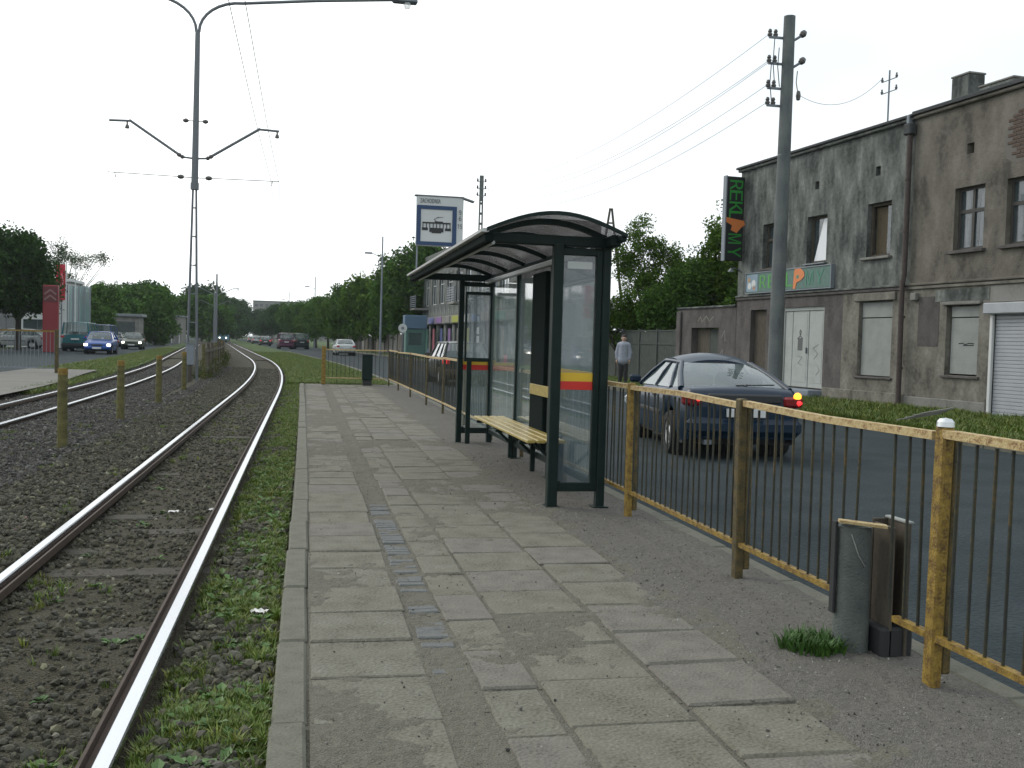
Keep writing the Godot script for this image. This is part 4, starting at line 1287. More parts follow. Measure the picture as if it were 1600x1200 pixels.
	for u in [1.38, 2.90, 4.6]:
		var c := casement(r, u, u + .9, 3.66, 5.02, -.12, M.window_frame, .62)
		part("sill", cb(Vector3(u - .10, 3.58, .0), Vector3(u + 1.0, 3.65, .11), .008), M.plaster_dark, c)
		for q in [[.08, .20], [.52, .62]]:
			var cg := Geo.new()
			var rows := []
			for j in 13:
				var x: float = u + lerpf(q[0], q[1], j / 12.0)
				var zz := -.26 + .02 * sin(j * 1.7)
				rows.append(PackedVector3Array([Vector3(x, 4.96, zz), Vector3(x, 3.72, zz)]))
			cg.grid(rows)
			part("curtain", cg, M.curtain, c)
	var bo := Node3D.new(); bo.name = "boarded_window"; r.add_child(bo)
	part("board", cb(Vector3(1.33, .95, -.14), Vector3(2.25, 2.18, -.10)), M.board, bo); part("board", cb(Vector3(1.33, 2.20, -.13), Vector3(2.25, 2.44, -.09)), M.board, bo)
	part("lintel", cb(Vector3(1.18, 2.465, .003), Vector3(2.35, 2.54, .07), .012), M.plaster_pale, bo)
	part("sill", cb(Vector3(1.2, .86, .0), Vector3(2.35, .915, .06), .008), M.plaster_dark, bo)
	scrawl(bo, "spray_tag", [[Vector2(1.58, 1.62), Vector2(1.70, 1.63), Vector2(1.78, 1.60), Vector2(1.9, 1.63), Vector2(2.05, 1.62)], [Vector2(1.72, 1.58), Vector2(2.04, 1.585)]], -.098, M.dark, .022)
	var sh := Node3D.new(); sh.name = "roller_shutter"; r.add_child(sh)
	part("shutter_box", cb(Vector3(2.58, 2.24, .004), Vector3(5.7, 2.47, .20), .02), M.shutter, sh)
	part("guide", cb(Vector3(2.66, -.2, .003), Vector3(2.74, 2.24, .07), .008), M.white, sh); part("guide", cb(Vector3(5.56, -.2, .003), Vector3(5.64, 2.24, .07), .008), M.white, sh)
	var slg := Geo.new(); slg.cbox(Vector3.ZERO, Vector3(2.84, .074, .02), .009)
	var slm := slg.mesh()
	for i in 32: part("slat", slm, M.shutter, sh, Vector3(4.15, -.14 + i * .077, -.03))
	# fallen plaster with bare brickwork high on the wall
	var pt := Node3D.new(); pt.name = "bare_brickwork"; r.add_child(pt)
	var cg2 := Geo.new(); cg2.prism(PackedVector2Array([Vector2(2.82, 5.45), Vector2(3.1, 5.3), Vector2(3.7, 5.4), Vector2(3.95, 5.9), Vector2(3.8, 6.4), Vector2(3.3, 6.55), Vector2(2.95, 6.3), Vector2(2.78, 5.85)]), .001, .004)
	part("mortar", cg2, M.mortar, pt)
	var bk := Geo.new(); bk.cbox(Vector3.ZERO, Vector3(.235, .06, .016), .005); var bkm := bk.mesh()
	for j in 13:
		for i in 4:
			var x := 2.98 + i * .25 + (.125 if j % 2 else 0.0); var y := 5.44 + j * .076
			if Vector2((x - 3.37) / .53, (y - 5.92) / .60).length() > .88: continue
			part("brick", bkm, M.brick, pt, Vector3(x, y, .008))
	var mb := cb(Vector3(.16, 2.60, .003), Vector3(.36, 2.78, .12), .02)
	part("wall_box", mb, M.plaster_pale, r)
	# chimneys
	for q in [[.08, .66, 7.80, -1.3, -.85], [.86, 1.9, 7.42, -1.5, -.95]]:
		var cm := part("chimney", cb(Vector3(q[0], 6.6, q[3]), Vector3(q[1], q[2], q[4]), .02), M.plaster_grey, r)
		part("chimney_cap", cb(Vector3(q[0] - .015, q[2] + .003, q[3] - .015), Vector3(q[1] + .015, q[2] + .05, q[4] + .015), .012), M.plaster_pale, cm)

	# ---- garden wall with a dark gateway
	var gw := thing("gate_wall", "grey plastered wall with a dark gateway beside the grey house", "wall", base)
	gw.basis = h.basis
	part("masonry", wall(-12.05, -8.06, -.3, 2.68, -.30, -.02, [[-11.03, -.2, -9.16, 2.04]]), M.plaster_dark, gw)
	part("coping", cb(Vector3(-12.08, 2.683, -.34), Vector3(-8.06, 2.74, .04), .012), M.plaster_grey, gw)
	part("gate_leaf", cb(Vector3(-11.02, -.1, -.28), Vector3(-10.12, 2.02, -.24)), M.wood_dark, gw); part("gate_leaf", cb(Vector3(-10.10, -.1, -.28), Vector3(-9.17, 2.02, -.24)), M.fence_green, gw)
	part("buttress", cb(Vector3(-12.05, -.3, -.017), Vector3(-11.75, 2.6, .06), .015), M.plaster_dark, gw)
	scrawl(gw, "spray_tag", [[Vector2(-9.0, 1.2), Vector2(-8.8, 1.35), Vector2(-8.9, 1.0), Vector2(-8.7, 1.1), Vector2(-8.75, .85)], [Vector2(-10.6, 2.25), Vector2(-10.4, 2.4), Vector2(-10.3, 2.22), Vector2(-10.0, 2.42), Vector2(-9.8, 2.25), Vector2(-9.5, 2.4)], [Vector2(-8.95, 1.7), Vector2(-8.75, 1.95), Vector2(-8.7, 1.6)]], -.016, M.plaster_pale, .03)
	# ---- dark green panel fence behind the standing person
	var pf := thing("panel_fence", "dark green panel fence behind the standing person", "fence", base)
	pf.basis = h.basis
	for i in 6:
		var u := -12.2 - i * 1.55
		part("post", cb(Vector3(u - .05, -.2, -.10), Vector3(u + .05, 2.02, .0), .01), M.fence_green, pf)
		var pn := Node3D.new(); pn.name = "panel"; pf.add_child(pn, true)
		for j in 10:
			part("board", cb(Vector3(u - .055 - j * .145, -.1, -.07), Vector3(u - .195 - j * .145, 1.93 + rng.randf_range(-.012, .012), -.045), .006), M.fence_green, pn)
		part("rail", bx(Vector3(u - 1.5, 1.45, -.044), Vector3(u - .05, 1.52, -.02)), M.fence_green, pn)
		part("rail", bx(Vector3(u - 1.5, 1.935, -.09), Vector3(u - .05, 1.98, -.02)), M.fence_green, pn)
	# ---- low garden building under ivy
	var iv := thing("ivy_house", "low flat-roofed building overgrown with ivy behind the panel fence", "building", base)
	iv.basis = h.basis
	part("wall", bx(Vector3(-27.0, -.3, -14.0), Vector3(-13.5, 5.3, -7.2)), M.plaster_beige, iv)
	part("roof", bx(Vector3(-27.2, 5.303, -14.2), Vector3(-13.3, 5.45, -7.0)), M.roof_felt, iv)
	var ixf := []; var icl := []
	for i in 2600:
		var uu := rng.randf_range(-27.0, -13.3); var yy := rng.randf_range(.2, 5.4)
		if noise_ivy.get_noise_2d(uu * 1.3, yy * 1.6) < -.3: continue
		ixf.append(Transform3D(Basis.from_euler(Vector3(rng.randf() * 6, rng.randf() * 6, rng.randf() * 6)).scaled(Vector3.ONE * rng.randf_range(.3, .55)), Vector3(uu, yy, -7.1 + rng.randf() * .15)))
		var t := rng.randf_range(.6, 1.3)
		icl.append(Color(.10 * t, .135 * t, .04 * t))
	var ig := Geo.new(); ig.use_col = true
	for i in ixf.size(): bake(ig, clump_fine, ixf[i], icl[i])
	part("ivy", ig, leaf_mat(Color(1, 1, 1)), iv)

func build_far_houses() -> void:
	# ---- long grey modernist block past the shelter, with balconies and bright shop fronts
	var h := thing("grey_block", "grey two-storey block with balconies and coloured shop fronts seen past the shelter", "building", Vector3(11.55, -.05, -61.0))
	h.basis = Basis(Vector3(sin(deg_to_rad(3.0)), 0, cos(deg_to_rad(3.0))), Vector3.UP, Vector3(-cos(deg_to_rad(3.0)), 0, sin(deg_to_rad(3.0))))
	var holes := []
	for i in 9: holes.append([-27.2 + i * 3.4, 4.35, -25.0 + i * 3.4, 6.6])
	for i in 9: holes.append([-27.4 + i * 3.4, .2, -24.9 + i * 3.4, 2.7])
	part("wall", wall(-28.5, 4.0, -.2, 8.6, -.3, 0, holes), M.plaster_grey, h)
	shell(h, -28.5, 4.0, -.2, 8.6, -5.0, -.3, M.plaster_dark, M.roof_felt)
	part("floor", bx(Vector3(-28.2, 3.0, -4.7), Vector3(3.7, 3.3, -.3)), M.dark, h)
	part("shop_fascia", cb(Vector3(-28.5, 2.75, .003), Vector3(4.0, 3.35, .18), .02), M.plaster_pale, h)
	for i in 9:
		var u := -27.2 + i * 3.4
		casement(h, u, u + 2.2, 4.35, 6.6, -.12, M.window_white, .7, true, .09)
		for q in [u + .15, u + 1.4]:
			if i % 3 != 1: part("curtain", bx(Vector3(q, 4.5, -.34), Vector3(q + .6, 6.5, -.32)), M.curtain, h)
	var tones := [paint(.06, .16, .13), paint(.33, .09, .13), paint(.13, .15, .32), paint(.20, .11, .26), M.plaster_pale, paint(.30, .32, .04), M.white, paint(.10, .16, .30), M.plaster_beige]
	for i in 9:
		var u := -27.4 + i * 3.4
		var s := Node3D.new(); s.name = "shop_front"; h.add_child(s, true)
		part("door", cb(Vector3(u + .05, .2, -.2), Vector3(u + 1.0, 2.4, -.15)), tones[i], s)
		part("pane", bx(Vector3(u + 1.1, .7, -.18), Vector3(u + 2.45, 2.4, -.17)), M.house_glass, s)
		part("panel", cb(Vector3(u + 1.05, .2, -.2), Vector3(u + 2.5, .7, -.15)), tones[(i + 2) % 9], s)
		part("sign_panel", cb(Vector3(u - .1, 2.8, .183), Vector3(u + 2.5, 3.3, .22)), tones[(i + 1) % 9], s)
	for u in [-28.0, -10.9, 1.2]:
		var b := Node3D.new(); b.name = "balcony"; h.add_child(b, true)
		part("slab", cb(Vector3(u, 4.0, .003), Vector3(u + 2.6, 4.15, 1.2)), M.plaster_pale, b)
		for j in 6: part("rail", bx(Vector3(u, 4.25 + j * .17, 1.15), Vector3(u + 2.6, 4.33 + j * .17, 1.2)), M.galv, b)
		for q in [u, u + 2.54]: part("upright", bx(Vector3(q, 4.15, 1.09), Vector3(q + .06, 5.25, 1.148)), M.galv, b)
	var cs := thing("kiosk_sign", "small blue kiosk with printed panels before the grey block", "kiosk", Vector3(8.75, -.02, -83.0))
	part("body", cb(Vector3(-.8, 0, -.8), Vector3(.8, 2.3, .8), .04), paint(.07, .15, .13), cs)
	part("fascia", cb(Vector3(-.9, 2.303, -.9), Vector3(.9, 3.4, .9), .04), paint(.09, .15, .22), cs)
	part("counter", cb(Vector3(-.6, 1.0, .803), Vector3(.5, 2.0, .83), .01), M.house_glass, cs)
	# ---- white garden walls and fences farther down
	var k := 0
	for q in [[-92.0, -104.0, 1.9, "pale rendered garden wall just past the blue kiosk"], [-105.0, -118.0, 1.7, "pale garden wall under the roadside trees, second past the kiosk"], [-119.5, -140.0, 2.0, "long pale garden wall far down the road"]]:
		var z0: float = q[0]; var z1: float = q[1]
		var fw := thing("garden_wall", q[3], "wall", Vector3(road_right_edge(z0) + 2.2, -.05, z0), 0.0, "garden walls down the road")
		var d := Vector3(road_right_edge(z1) - road_right_edge(z0), 0, z1 - z0)
		var n := int(d.length() / 2.2)
		for i in n:
			var a := d * (float(i) / n); var b := d * ((i + 1.0) / n)
			var g := Geo.new(); g.beam(a + Vector3(0, q[2] * .5, 0), b * .985 + a * .015 + Vector3(0, q[2] * .5, 0), .15, q[2])
			part("panel", g, M.plaster_pale if i % 3 else M.plaster_brown, fw)
			var pg := Geo.new(); pg.cbox(a + Vector3(0, q[2] * .53, 0), Vector3(.3, q[2] * 1.06, .3), .02); part("pier", pg, M.plaster_dark, fw)
		k += 1
	# ---- apartment blocks on the horizon
	for q in [[Vector3(-25.5, -.2, -520), 23.0, 18.6, "long pale apartment block on the horizon above the road's end"], [Vector3(4.6, -.2, -480), 11.0, 19.2, "second far apartment block, half hidden by the roadside trees"]]:
		var ap := thing("apartment_block", q[3], "building", q[0], 0.0, "apartment blocks on the horizon")
		part("wall", bx(Vector3(0, 0, -12), Vector3(q[1], q[2], 0)), M.plaster_pale, ap)
		part("roof", bx(Vector3(-.1, q[2], -12.1), Vector3(q[1] + .1, q[2] + .5, .1)), M.roof_felt, ap)
		var wg := Geo.new(); wg.box(Vector3(0, 0, .03), Vector3(1.5, 1.4, .06)); var wm := wg.mesh()
		var nx := int(q[1] / 2.55)
		for i in nx:
			for j in 6: part("window", wm, M.house_glass, ap, Vector3(1.5 + i * 2.55, 3.0 + j * 2.75, 0))
	var rb := thing("red_roof_house", "small house with dark red front under the far apartment block", "house", Vector3(-14.5, -.1, -300))
	part("wall", bx(Vector3(0, 0, -8), Vector3(6, 4.6, 0)), M.plaster_pale, rb); part("band", bx(Vector3(-.1, 4.603, -8.1), Vector3(6.1, 7.0, .1)), paint(.25, .06, .05), rb)
	for i in 3: part("window", bx(Vector3(.6 + i * 1.9, 1.6, .003), Vector3(1.6 + i * 1.9, 3.2, .06)), M.house_glass, rb)
	# ---- west side: car dealership, pylon, flag, small pavilion, billboards
	var d := thing("showroom", "white and glass car showroom behind the large trees", "building", Vector3(-24.5, -.02, -86))
	part("wall", wall(0, 6.2, 0, 5.2, -.3, 0, [[.6, .3, 2.5, 4.4], [2.8, .3, 4.9, 2.2], [2.8, 2.7, 4.9, 4.4]]), M.white, d)
	shell(d, 0, 6.2, 0, 5.2, -4, -.3, M.white, M.roof_felt)
	part("floor", bx(Vector3(.26, 2.3, -3.7), Vector3(5.9, 2.5, -.31)), M.plaster_pale, d)
	part("canopy", cb(Vector3(-.3, 5.203, -4.2), Vector3(6.5, 5.45, .3), .03), M.white, d)
	for q in [[.6, 2.5, .3, 4.4], [2.8, 4.9, .3, 2.2], [2.8, 4.9, 2.7, 4.4]]: casement(d, q[0], q[1], q[2], q[3], -.1, M.steel, 1.0, true, .06)
	for i in 7:
		var g := Geo.new(); g.tube([Vector3(5.4 + i * .42, 0, .9), Vector3(5.4 + i * .42, 4.9, .9)], .05, 8); part("column", g, M.galv, d)
	part("glass_screen", bx(Vector3(6.3, .1, .55), Vector3(7.9, 4.9, .58)), glass(.35, .5, .5, .5), d)
	var lot := thing("parked_car_shelter", "pale low entrance pavilion to the right of the showroom", "pavilion", Vector3(-20.0, -.02, -112))
	part("wall", bx(Vector3(0, 0, -3), Vector3(3.0, 3.0, 0)), M.plaster_pale, lot); part("roof", cb(Vector3(-.3, 3.003, -3.3), Vector3(3.3, 3.3, .3), .03), M.zinc, lot)
	part("pane", bx(Vector3(.3, .5, .003), Vector3(2.6, 2.5, .03)), M.house_glass, lot)
	var py := thing("pylon_sign", "tall red pylon sign with two pale chevrons beside the western road", "sign", Vector3(-16.0, -.06, -70.0))
	part("panel", cb(Vector3(-.46, 0, -.2), Vector3(.46, 4.3, .2), .03), paint(.20, .010, .016, .45), py)
	part("head", cb(Vector3(-.44, 3.2, .202), Vector3(.44, 4.2, .215), .004), paint(.10, .012, .016, .5), py)
	for y in [3.35, 3.70]:
		var g := Geo.new(); g.beam(Vector3(-.36, y, .222), Vector3(0, y + .30, .222), .10, .012, Vector3(0, 0, 1)); g.beam(Vector3(0, y + .30, .223), Vector3(.36, y, .223), .10, .012, Vector3(0, 0, 1))
		part("chevron", g, paint(.22, .12, .11), py)
	var fl := thing("flag", "tall red banner flag on a white pole beside the red pylon", "flag", Vector3(-15.1 * 1.16, -.02, -81.2))
	var fg := Geo.new(); fg.tube([Vector3(0, 0, 0), Vector3(0, 6.6, 0)], [.06, .04], 8); part("pole", fg, M.white, fl)
	var rows := []
	for i in 9:
		var row := PackedVector3Array()
		for j in 15: row.append(Vector3(-.06 - i * .085, 6.3 - j * .19 - i * .006, .07 * sin(i * .9 + j * .25) * (i / 8.0)))
		rows.append(row)
	fg = Geo.new(); fg.grid(rows); part("cloth", fg, paint(.50, .03, .055, .8), fl)
	scrawl(fl, "emblem", [[Vector2(-.30, 5.6), Vector2(-.20, 5.1), Vector2(-.24, 4.6), Vector2(-.40, 4.3)], [Vector2(-.42, 5.3), Vector2(-.36, 4.9), Vector2(-.44, 4.6)]], .09, paint(.62, .30, .32, .8), .06)
	fg = Geo.new(); fg.tube([Vector3(.35, 0, .4), Vector3(.35, 6.2, .4)], [.05, .035], 8)
	var f2 := thing("flagpole", "bare white pole just right of the red banner flag", "pole", Vector3(-17.0, -.02, -80.6)); part("shaft", fg, M.white, f2)
	var pv := thing("small_pavilion", "small pale flat-roofed building with dark windows at the far bend", "building", Vector3(-22.6, -.05, -158))
	part("wall", bx(Vector3(0, 0, -6), Vector3(4.6, 3.9, 0)), M.plaster_pale, pv); part("roof", cb(Vector3(-.2, 3.903, -6.2), Vector3(4.8, 4.1, .2), .03), M.zinc, pv)
	for u in [1.4, 3.2]: part("window", bx(Vector3(u, 2.0, .003), Vector3(u + .6, 3.0, .05)), M.house_glass, pv)
	part("yellow_panel", cb(Vector3(1.0, .6, .003), Vector3(2.3, 2.0, .06)), paint(.45, .36, .05), pv)
	for i in 4: part("post", bx(Vector3(1.0 + i * 1.1, 0, .2), Vector3(1.1 + i * 1.1, 1.9, .3)), M.white, pv)
	var ads := [[-24.6, -148.0, paint(.42, .10, .09), "red and white billboard before the small pavilion"], [-22.6, -150.5, paint(.32, .42, .60), "pale blue billboard before the small pavilion"]]
	for q in ads:
		var bb := thing("billboard", q[3], "billboard", Vector3(q[0], -.05, q[1]), 0.0, "billboards at the far bend")
		part("panel", cb(Vector3(-.9, .9, -.05), Vector3(1.0, 2.4, .05), .01), q[2], bb)
		part("print", cb(Vector3(-.4, 1.2, .052), Vector3(.4, 2.1, .06), .004), M.white, bb)
		for x in [-.7, .8]: part("leg", bx(Vector3(x, 0, -.04), Vector3(x + .08, .9, .04)), M.steel, bb)

# ---------------------------------------------------------------- vegetation
var noise_ivy := noise(0.6, 55, 3)
var clump_fine: Geo
var clump_loose: Geo
var clump_needle: Geo
var clump_far: Geo
var leaf_mats := {}

func leaf_mat(tone: Color) -> StandardMaterial3D:
	if not leaf_mats.has(tone):
		var m := StandardMaterial3D.new()
		m.albedo_color = tone.linear_to_srgb()
		m.roughness = .85
		m.metallic_specular = .2
		m.vertex_color_use_as_albedo = true
		m.backlight_enabled = true
		m.backlight = Color(minf(tone.r * 1.6, .3), minf(tone.g * 1.6, .35), minf(tone.b * .8, .2)).linear_to_srgb()
		leaf_mats[tone] = m
	return leaf_mats[tone]

func clump_geo(seed_: int, leaves: int, size: float, slim: float, single: bool) -> Geo:
	var r := RandomNumberGenerator.new(); r.seed = seed_
	var g := Geo.new(); g.use_col = true
	for i in leaves:
		var p := Vector3(r.randfn(), r.randfn() * .8, r.randfn())
		p = p.normalized() * pow(r.randf(), .45)
		var d := (Vector3(r.randfn(), r.randfn() - .35, r.randfn()) + p * .8).normalized()
		var s := d.cross(Vector3(r.randfn(), r.randfn(), r.randfn())).normalized()
		var l := size * r.randf_range(.7, 1.25)
		var t := r.randf_range(.7, 1.25)
		g.col = Color(t * r.randf_range(.88, 1.12), t, t * r.randf_range(.8, 1.1))
		var a := p - d * l * .5; var b := p + d * l * .5
		var fold := s.cross(d) * l * .12
		if single: g.tri(a + s * l * slim * .5, b, a - s * l * slim * .5)
		else:
			g.tri(a, p + s * l * slim * .5 + fold, b); g.tri(a, b, p - s * l * slim * .5 + fold)
	return g

func bake(into: Geo, src: Geo, xf: Transform3D, tint: Color) -> void:   # adds a copy of src, its own colours multiplied by tint
	into.v.append_array(xf * src.v)
	into.n.append_array(Transform3D(xf.basis.orthonormalized(), Vector3.ZERO) * src.n)
	var c := src.c.duplicate()
	for i in range(0, c.size(), 3):
		var k := c[i] * tint
		c[i] = k; c[i + 1] = k; c[i + 2] = k
	into.c.append_array(c)

func make_clumps() -> void:
	clump_fine = clump_geo(11, 30, .40, .62, false)
	clump_loose = clump_geo(12, 18, .34, .55, false)
	clump_needle = clump_geo(13, 34, .44, .30, true)
	clump_far = clump_geo(14, 34, .46, .75, true)

# lobes: Array of [centre, radii]; the crown is leaf clumps spread through them, thinner where the noise says so
func tree(called: String, label: String, at: Vector3, lobes: Array, n: int, scale: float, tone: Color, trunk_r: float, clump: Geo, gap := -.1, group := "", seed_ := 1) -> Node3D:
	var t := thing(called, label, "tree", at, 0.0, group)
	var r := RandomNumberGenerator.new(); r.seed = seed_ * 7919
	var nz := noise(.35, seed_ + 300, 3)
	var top := Vector3.ZERO
	var vol := 0.0
	var cum := []
	var shade := []      # leaves of one bough share a tone
	for l in lobes:
		top += l[0] / lobes.size()
		vol += pow(l[1].x * l[1].y * l[1].z, .75); cum.append(vol); shade.append(r.randf_range(.72, 1.4))
	var g := Geo.new()
	var fork := Vector3(top.x * .4, maxf(top.y * .45, .8), top.z * .4)
	g.tube([Vector3(0, -.25, 0), Vector3(0, .1, 0), fork * .5, fork, fork.lerp(top, .6), top], [trunk_r * 1.4, trunk_r * 1.05, trunk_r * .9, trunk_r * .75, trunk_r * .45, trunk_r * .15], 9)
	var tr := part("trunk", g, M.bark, t)
	for l in lobes:
		for k in 3:
			var e: Vector3 = l[0] + Vector3(r.randf_range(-.6, .6) * l[1].x, r.randf_range(-.2, .7) * l[1].y, r.randf_range(-.6, .6) * l[1].z)
			var m: Vector3 = fork.lerp(e, .5) + Vector3(0, -.12 * (e - fork).length(), 0) * .5
			var lg := Geo.new()
			lg.tube([fork * r.randf_range(.8, 1.0), m, e], [trunk_r * .42, trunk_r * .26, trunk_r * .08], 6)
			part("limb", lg, M.bark, tr)
	var cg := Geo.new(); cg.use_col = true
	var made := 0
	var tries := 0
	while made < n and tries < n * 12:
		tries += 1
		var pick := r.randf() * vol
		var i := 0
		while cum[i] < pick: i += 1
		var d := Vector3(r.randfn(), r.randfn(), r.randfn()).normalized()
		var rad := pow(r.randf(), .4)
		if r.randf() < .22: rad *= r.randf_range(1.0, 1.45)
		var p: Vector3 = lobes[i][0] + d * lobes[i][1] * rad
		if nz.get_noise_3dv((p + at) * (1.6 / maxf(scale * 2.2, .5))) < gap and r.randf() < .85: continue
		var s := scale * r.randf_range(.55, 1.25)
		var k: float = r.randf_range(.7, 1.3) * shade[i]
		bake(cg, clump, Transform3D(Basis.from_euler(Vector3(r.randf() * 6, r.randf() * 6, r.randf() * 6)).scaled(Vector3.ONE * s), p), Color(k * r.randf_range(.85, 1.2), k, k * r.randf_range(.85, 1.1)))
		made += 1
	part("crown", cg, leaf_mat(tone), t)
	return t

func lobes_of(c: Vector3, rad: Vector3, n: int, seed_: int) -> Array:
	var r := RandomNumberGenerator.new(); r.seed = seed_
	var a := [[c, rad * .62]]
	for i in n:
		var th := TAU * i / n + r.randf_range(-.4, .4)
		var ph := r.randf_range(-.7, 1.0)
		var d := Vector3(cos(th) * sqrt(1.0 - ph * ph * .7), ph, sin(th) * sqrt(1.0 - ph * ph * .7))
		a.append([c + d * rad * r.randf_range(.5, .68), rad * r.randf_range(.28, .46)])
	return a

func build_trees() -> void:
	var dark := Color(.043, .086, .023)
	var mid := Color(.066, .128, .026)
	var fresh := Color(.085, .15, .024)
	# big trees in front of the showroom
	tree("broad_tree", "big dense dark tree at the picture's far left edge", Vector3(-22.3, 0, -71), lobes_of(Vector3(0, 4.7, 0), Vector3(3.8, 4.1, 3.2), 15, 3), 1800, .62, dark, .26, clump_fine, -.08, "trees by the showroom", 1)
	tree("broad_tree", "dense dark tree just left of the red pylon sign", Vector3(-19.0, 0, -74), lobes_of(Vector3(.0, 4.9, 0), Vector3(2.6, 3.6, 2.6), 14, 4), 1350, .55, dark, .22, clump_fine, -.05, "trees by the showroom", 2)
	tree("broad_tree", "mid green rounded tree low beside the big dark tree", Vector3(-20.8, 0, -66), lobes_of(Vector3(0, 3.2, 0), Vector3(2.2, 2.0, 2.2), 7, 5), 900, .5, mid, .16, clump_fine, -.15, "trees by the showroom", 3)
	tree("sparse_tree", "thin sparse tree with open branches above the red flag", Vector3(-20.6, 0, -92), [[Vector3(.1, 8.2, 0), Vector3(1.0, 1.2, 1.0)], [Vector3(2.0, 7.4, .2), Vector3(1.9, .75, 1.0)], [Vector3(-.8, 6.9, 0), Vector3(1.1, .9, 1.0)], [Vector3(1.0, 5.9, 0), Vector3(1.2, .8, .8)], [Vector3(3.9, 7.6, .2), Vector3(.9, .4, .6)]], 330, .42, dark, .13, clump_loose, -.02, "", 4)
	# trees behind the western road
	var k := 5
	for q in [[-22.4, -116.0, 6.4, 2.6, mid, "green tree right of the showroom, behind the blue van"], [-20.2, -104.0, 4.4, 2.0, mid, "bushy tree right behind the pale entrance pavilion"], [-20.7, -118.0, 6.0, 3.0, mid, "round green tree behind the green car"], [-18.6, -126.0, 6.6, 3.4, mid, "broad green tree left of the lattice mast, behind the road"], [-22.0, -140.0, 7.4, 3.6, dark, "tall dark tree behind the billboards"], [-19.0, -168.0, 8.6, 3.9, mid, "tall green tree above the small pavilion"], [-25.5, -176.0, 10.0, 4.6, dark, "high dark tree rising behind the small pavilion"], [-16.8, -190.0, 8.6, 4.2, mid, "green tree seen through the lattice mast"], [-20.5, -215.0, 11.0, 5.0, dark, "large dark tree right of the lattice mast"], [-17.6, -240.0, 10.6, 4.4, dark, "dark tree at the head of the far avenue"], [-20.0, -285.0, 12.0, 5.2, dark, "far tree on the avenue's left, second from its head"], [-21.0, -330.0, 11.5, 5.0, dark, "far tree on the avenue's left, third from its head"], [-27.0, -380.0, 12.0, 5.5, dark, "farthest tree on the avenue's left"]]:
		var hh: float = q[2]; var rr: float = q[3]
		tree("roadside_tree", q[5], Vector3(q[0], -.1, q[1]), lobes_of(Vector3(0, hh * .50, 0), Vector3(rr * 1.15, hh * .50, rr), 13, k + 40), 850, rr * .24, q[4], .2, clump_far, -.08, "trees behind the western road", k)
		k += 1
	for q in [[-30.6, -165.0, 9.6, "slim spruce, the left of two behind the showroom"], [-28.6, -165.0, 10.0, "slim spruce, the right of two behind the showroom"]]:
		var l := []
		for i in 7: l.append([Vector3(0, 1.4 + i * 1.25, 0), Vector3(1.7 - i * .22, .75, 1.7 - i * .22)])
		tree("spruce", q[3], Vector3(q[0], -.1, q[1]), l, 300, .6, Color(.03, .05, .03), .15, clump_needle, -.3, "spruces behind the showroom", k)
		k += 1
	tree("roadside_tree", "reddish-topped tree behind the showroom's glass front", Vector3(-21.5, -.1, -101), lobes_of(Vector3(0, 5.0, 0), Vector3(1.9, 1.0, 1.6), 6, 77), 300, .42, Color(.05, .05, .028), .14, clump_fine, -.1, "trees behind the western road", k)
	k += 1
	# row on the far side of the street, past the grey block
	for q in [[8.6, -97.0, 9.6, 3.0, mid, "tall loose tree left of the stop sign, first of the street row"], [10.6, -91.0, 10.6, 3.3, mid, "tall green tree right behind the stop sign"], [6.7, -103.0, 8.4, 2.9, fresh, "bright green street tree, third of the row"], [5.2, -113.0, 8.0, 2.8, mid, "street tree, fourth of the row past the grey block"], [4.2, -124.0, 7.6, 2.8, fresh, "street tree, fifth of the row past the grey block"], [3.0, -136.0, 7.4, 2.8, mid, "street tree, sixth of the row, behind the dark vans"], [1.6, -150.0, 7.4, 2.9, fresh, "street tree, seventh of the row past the grey block"], [.2, -166.0, 7.6, 3.0, mid, "street tree, eighth of the row past the grey block"], [-1.6, -186.0, 8.0, 3.2, mid, "street tree, ninth of the row past the grey block"], [-4.4, -212.0, 8.2, 3.4, dark, "street tree, tenth of the row past the grey block"], [-7.6, -245.0, 8.6, 3.6, dark, "street tree, eleventh of the row past the grey block"], [-11.2, -285.0, 8.6, 3.8, dark, "street tree at the far end of the row"]]:
		var hh: float = q[2]; var rr: float = q[3]
		tree("street_tree", q[5], Vector3(q[0], -.1, q[1]), lobes_of(Vector3(0, hh * .54, 0), Vector3(rr * 1.15, hh * .47, rr), 14, k + 60), 1200 if q[1] > -110 else 750, rr * .21, q[4], .17, clump_far, -.05, "trees along the street", k)
		k += 1
	# garden trees between shelter and grey house
	tree("garden_tree", "slender leaning tree with sparse foliage right of the shelter", Vector3(13.6, .1, -39.5), [[Vector3(-.4, 5.7, 0), Vector3(.55, 1.1, .6)], [Vector3(.2, 5.2, 0), Vector3(.5, .9, .5)], [Vector3(-1.0, 4.9, 0), Vector3(.6, .8, .6)], [Vector3(.9, 5.0, 0), Vector3(.35, .8, .4)], [Vector3(1.3, 4.6, 0), Vector3(.4, .6, .4)], [Vector3(-.3, 4.2, 0), Vector3(1.0, .8, .8)], [Vector3(.5, 3.4, 0), Vector3(1.4, 1.2, 1.0)]], 620, .26, fresh, .07, clump_fine, -.02, "", k)
	tree("garden_tree", "leafy garden tree directly left of the upright black sign", Vector3(16.2, .1, -37.0), [[Vector3(-.2, 4.3, 0), Vector3(1.2, 1.5, 1.1)], [Vector3(-.6, 5.7, 0), Vector3(.5, .9, .5)], [Vector3(.35, 5.8, 0), Vector3(.4, 1.0, .4)], [Vector3(.9, 5.3, 0), Vector3(.6, .9, .6)], [Vector3(0, 2.6, 0), Vector3(1.6, 1.3, 1.3)], [Vector3(1.3, 3.2, 0), Vector3(1.0, 1.2, 1.0)]], 1000, .34, fresh, .10, clump_fine, -.08, "", k + 1)
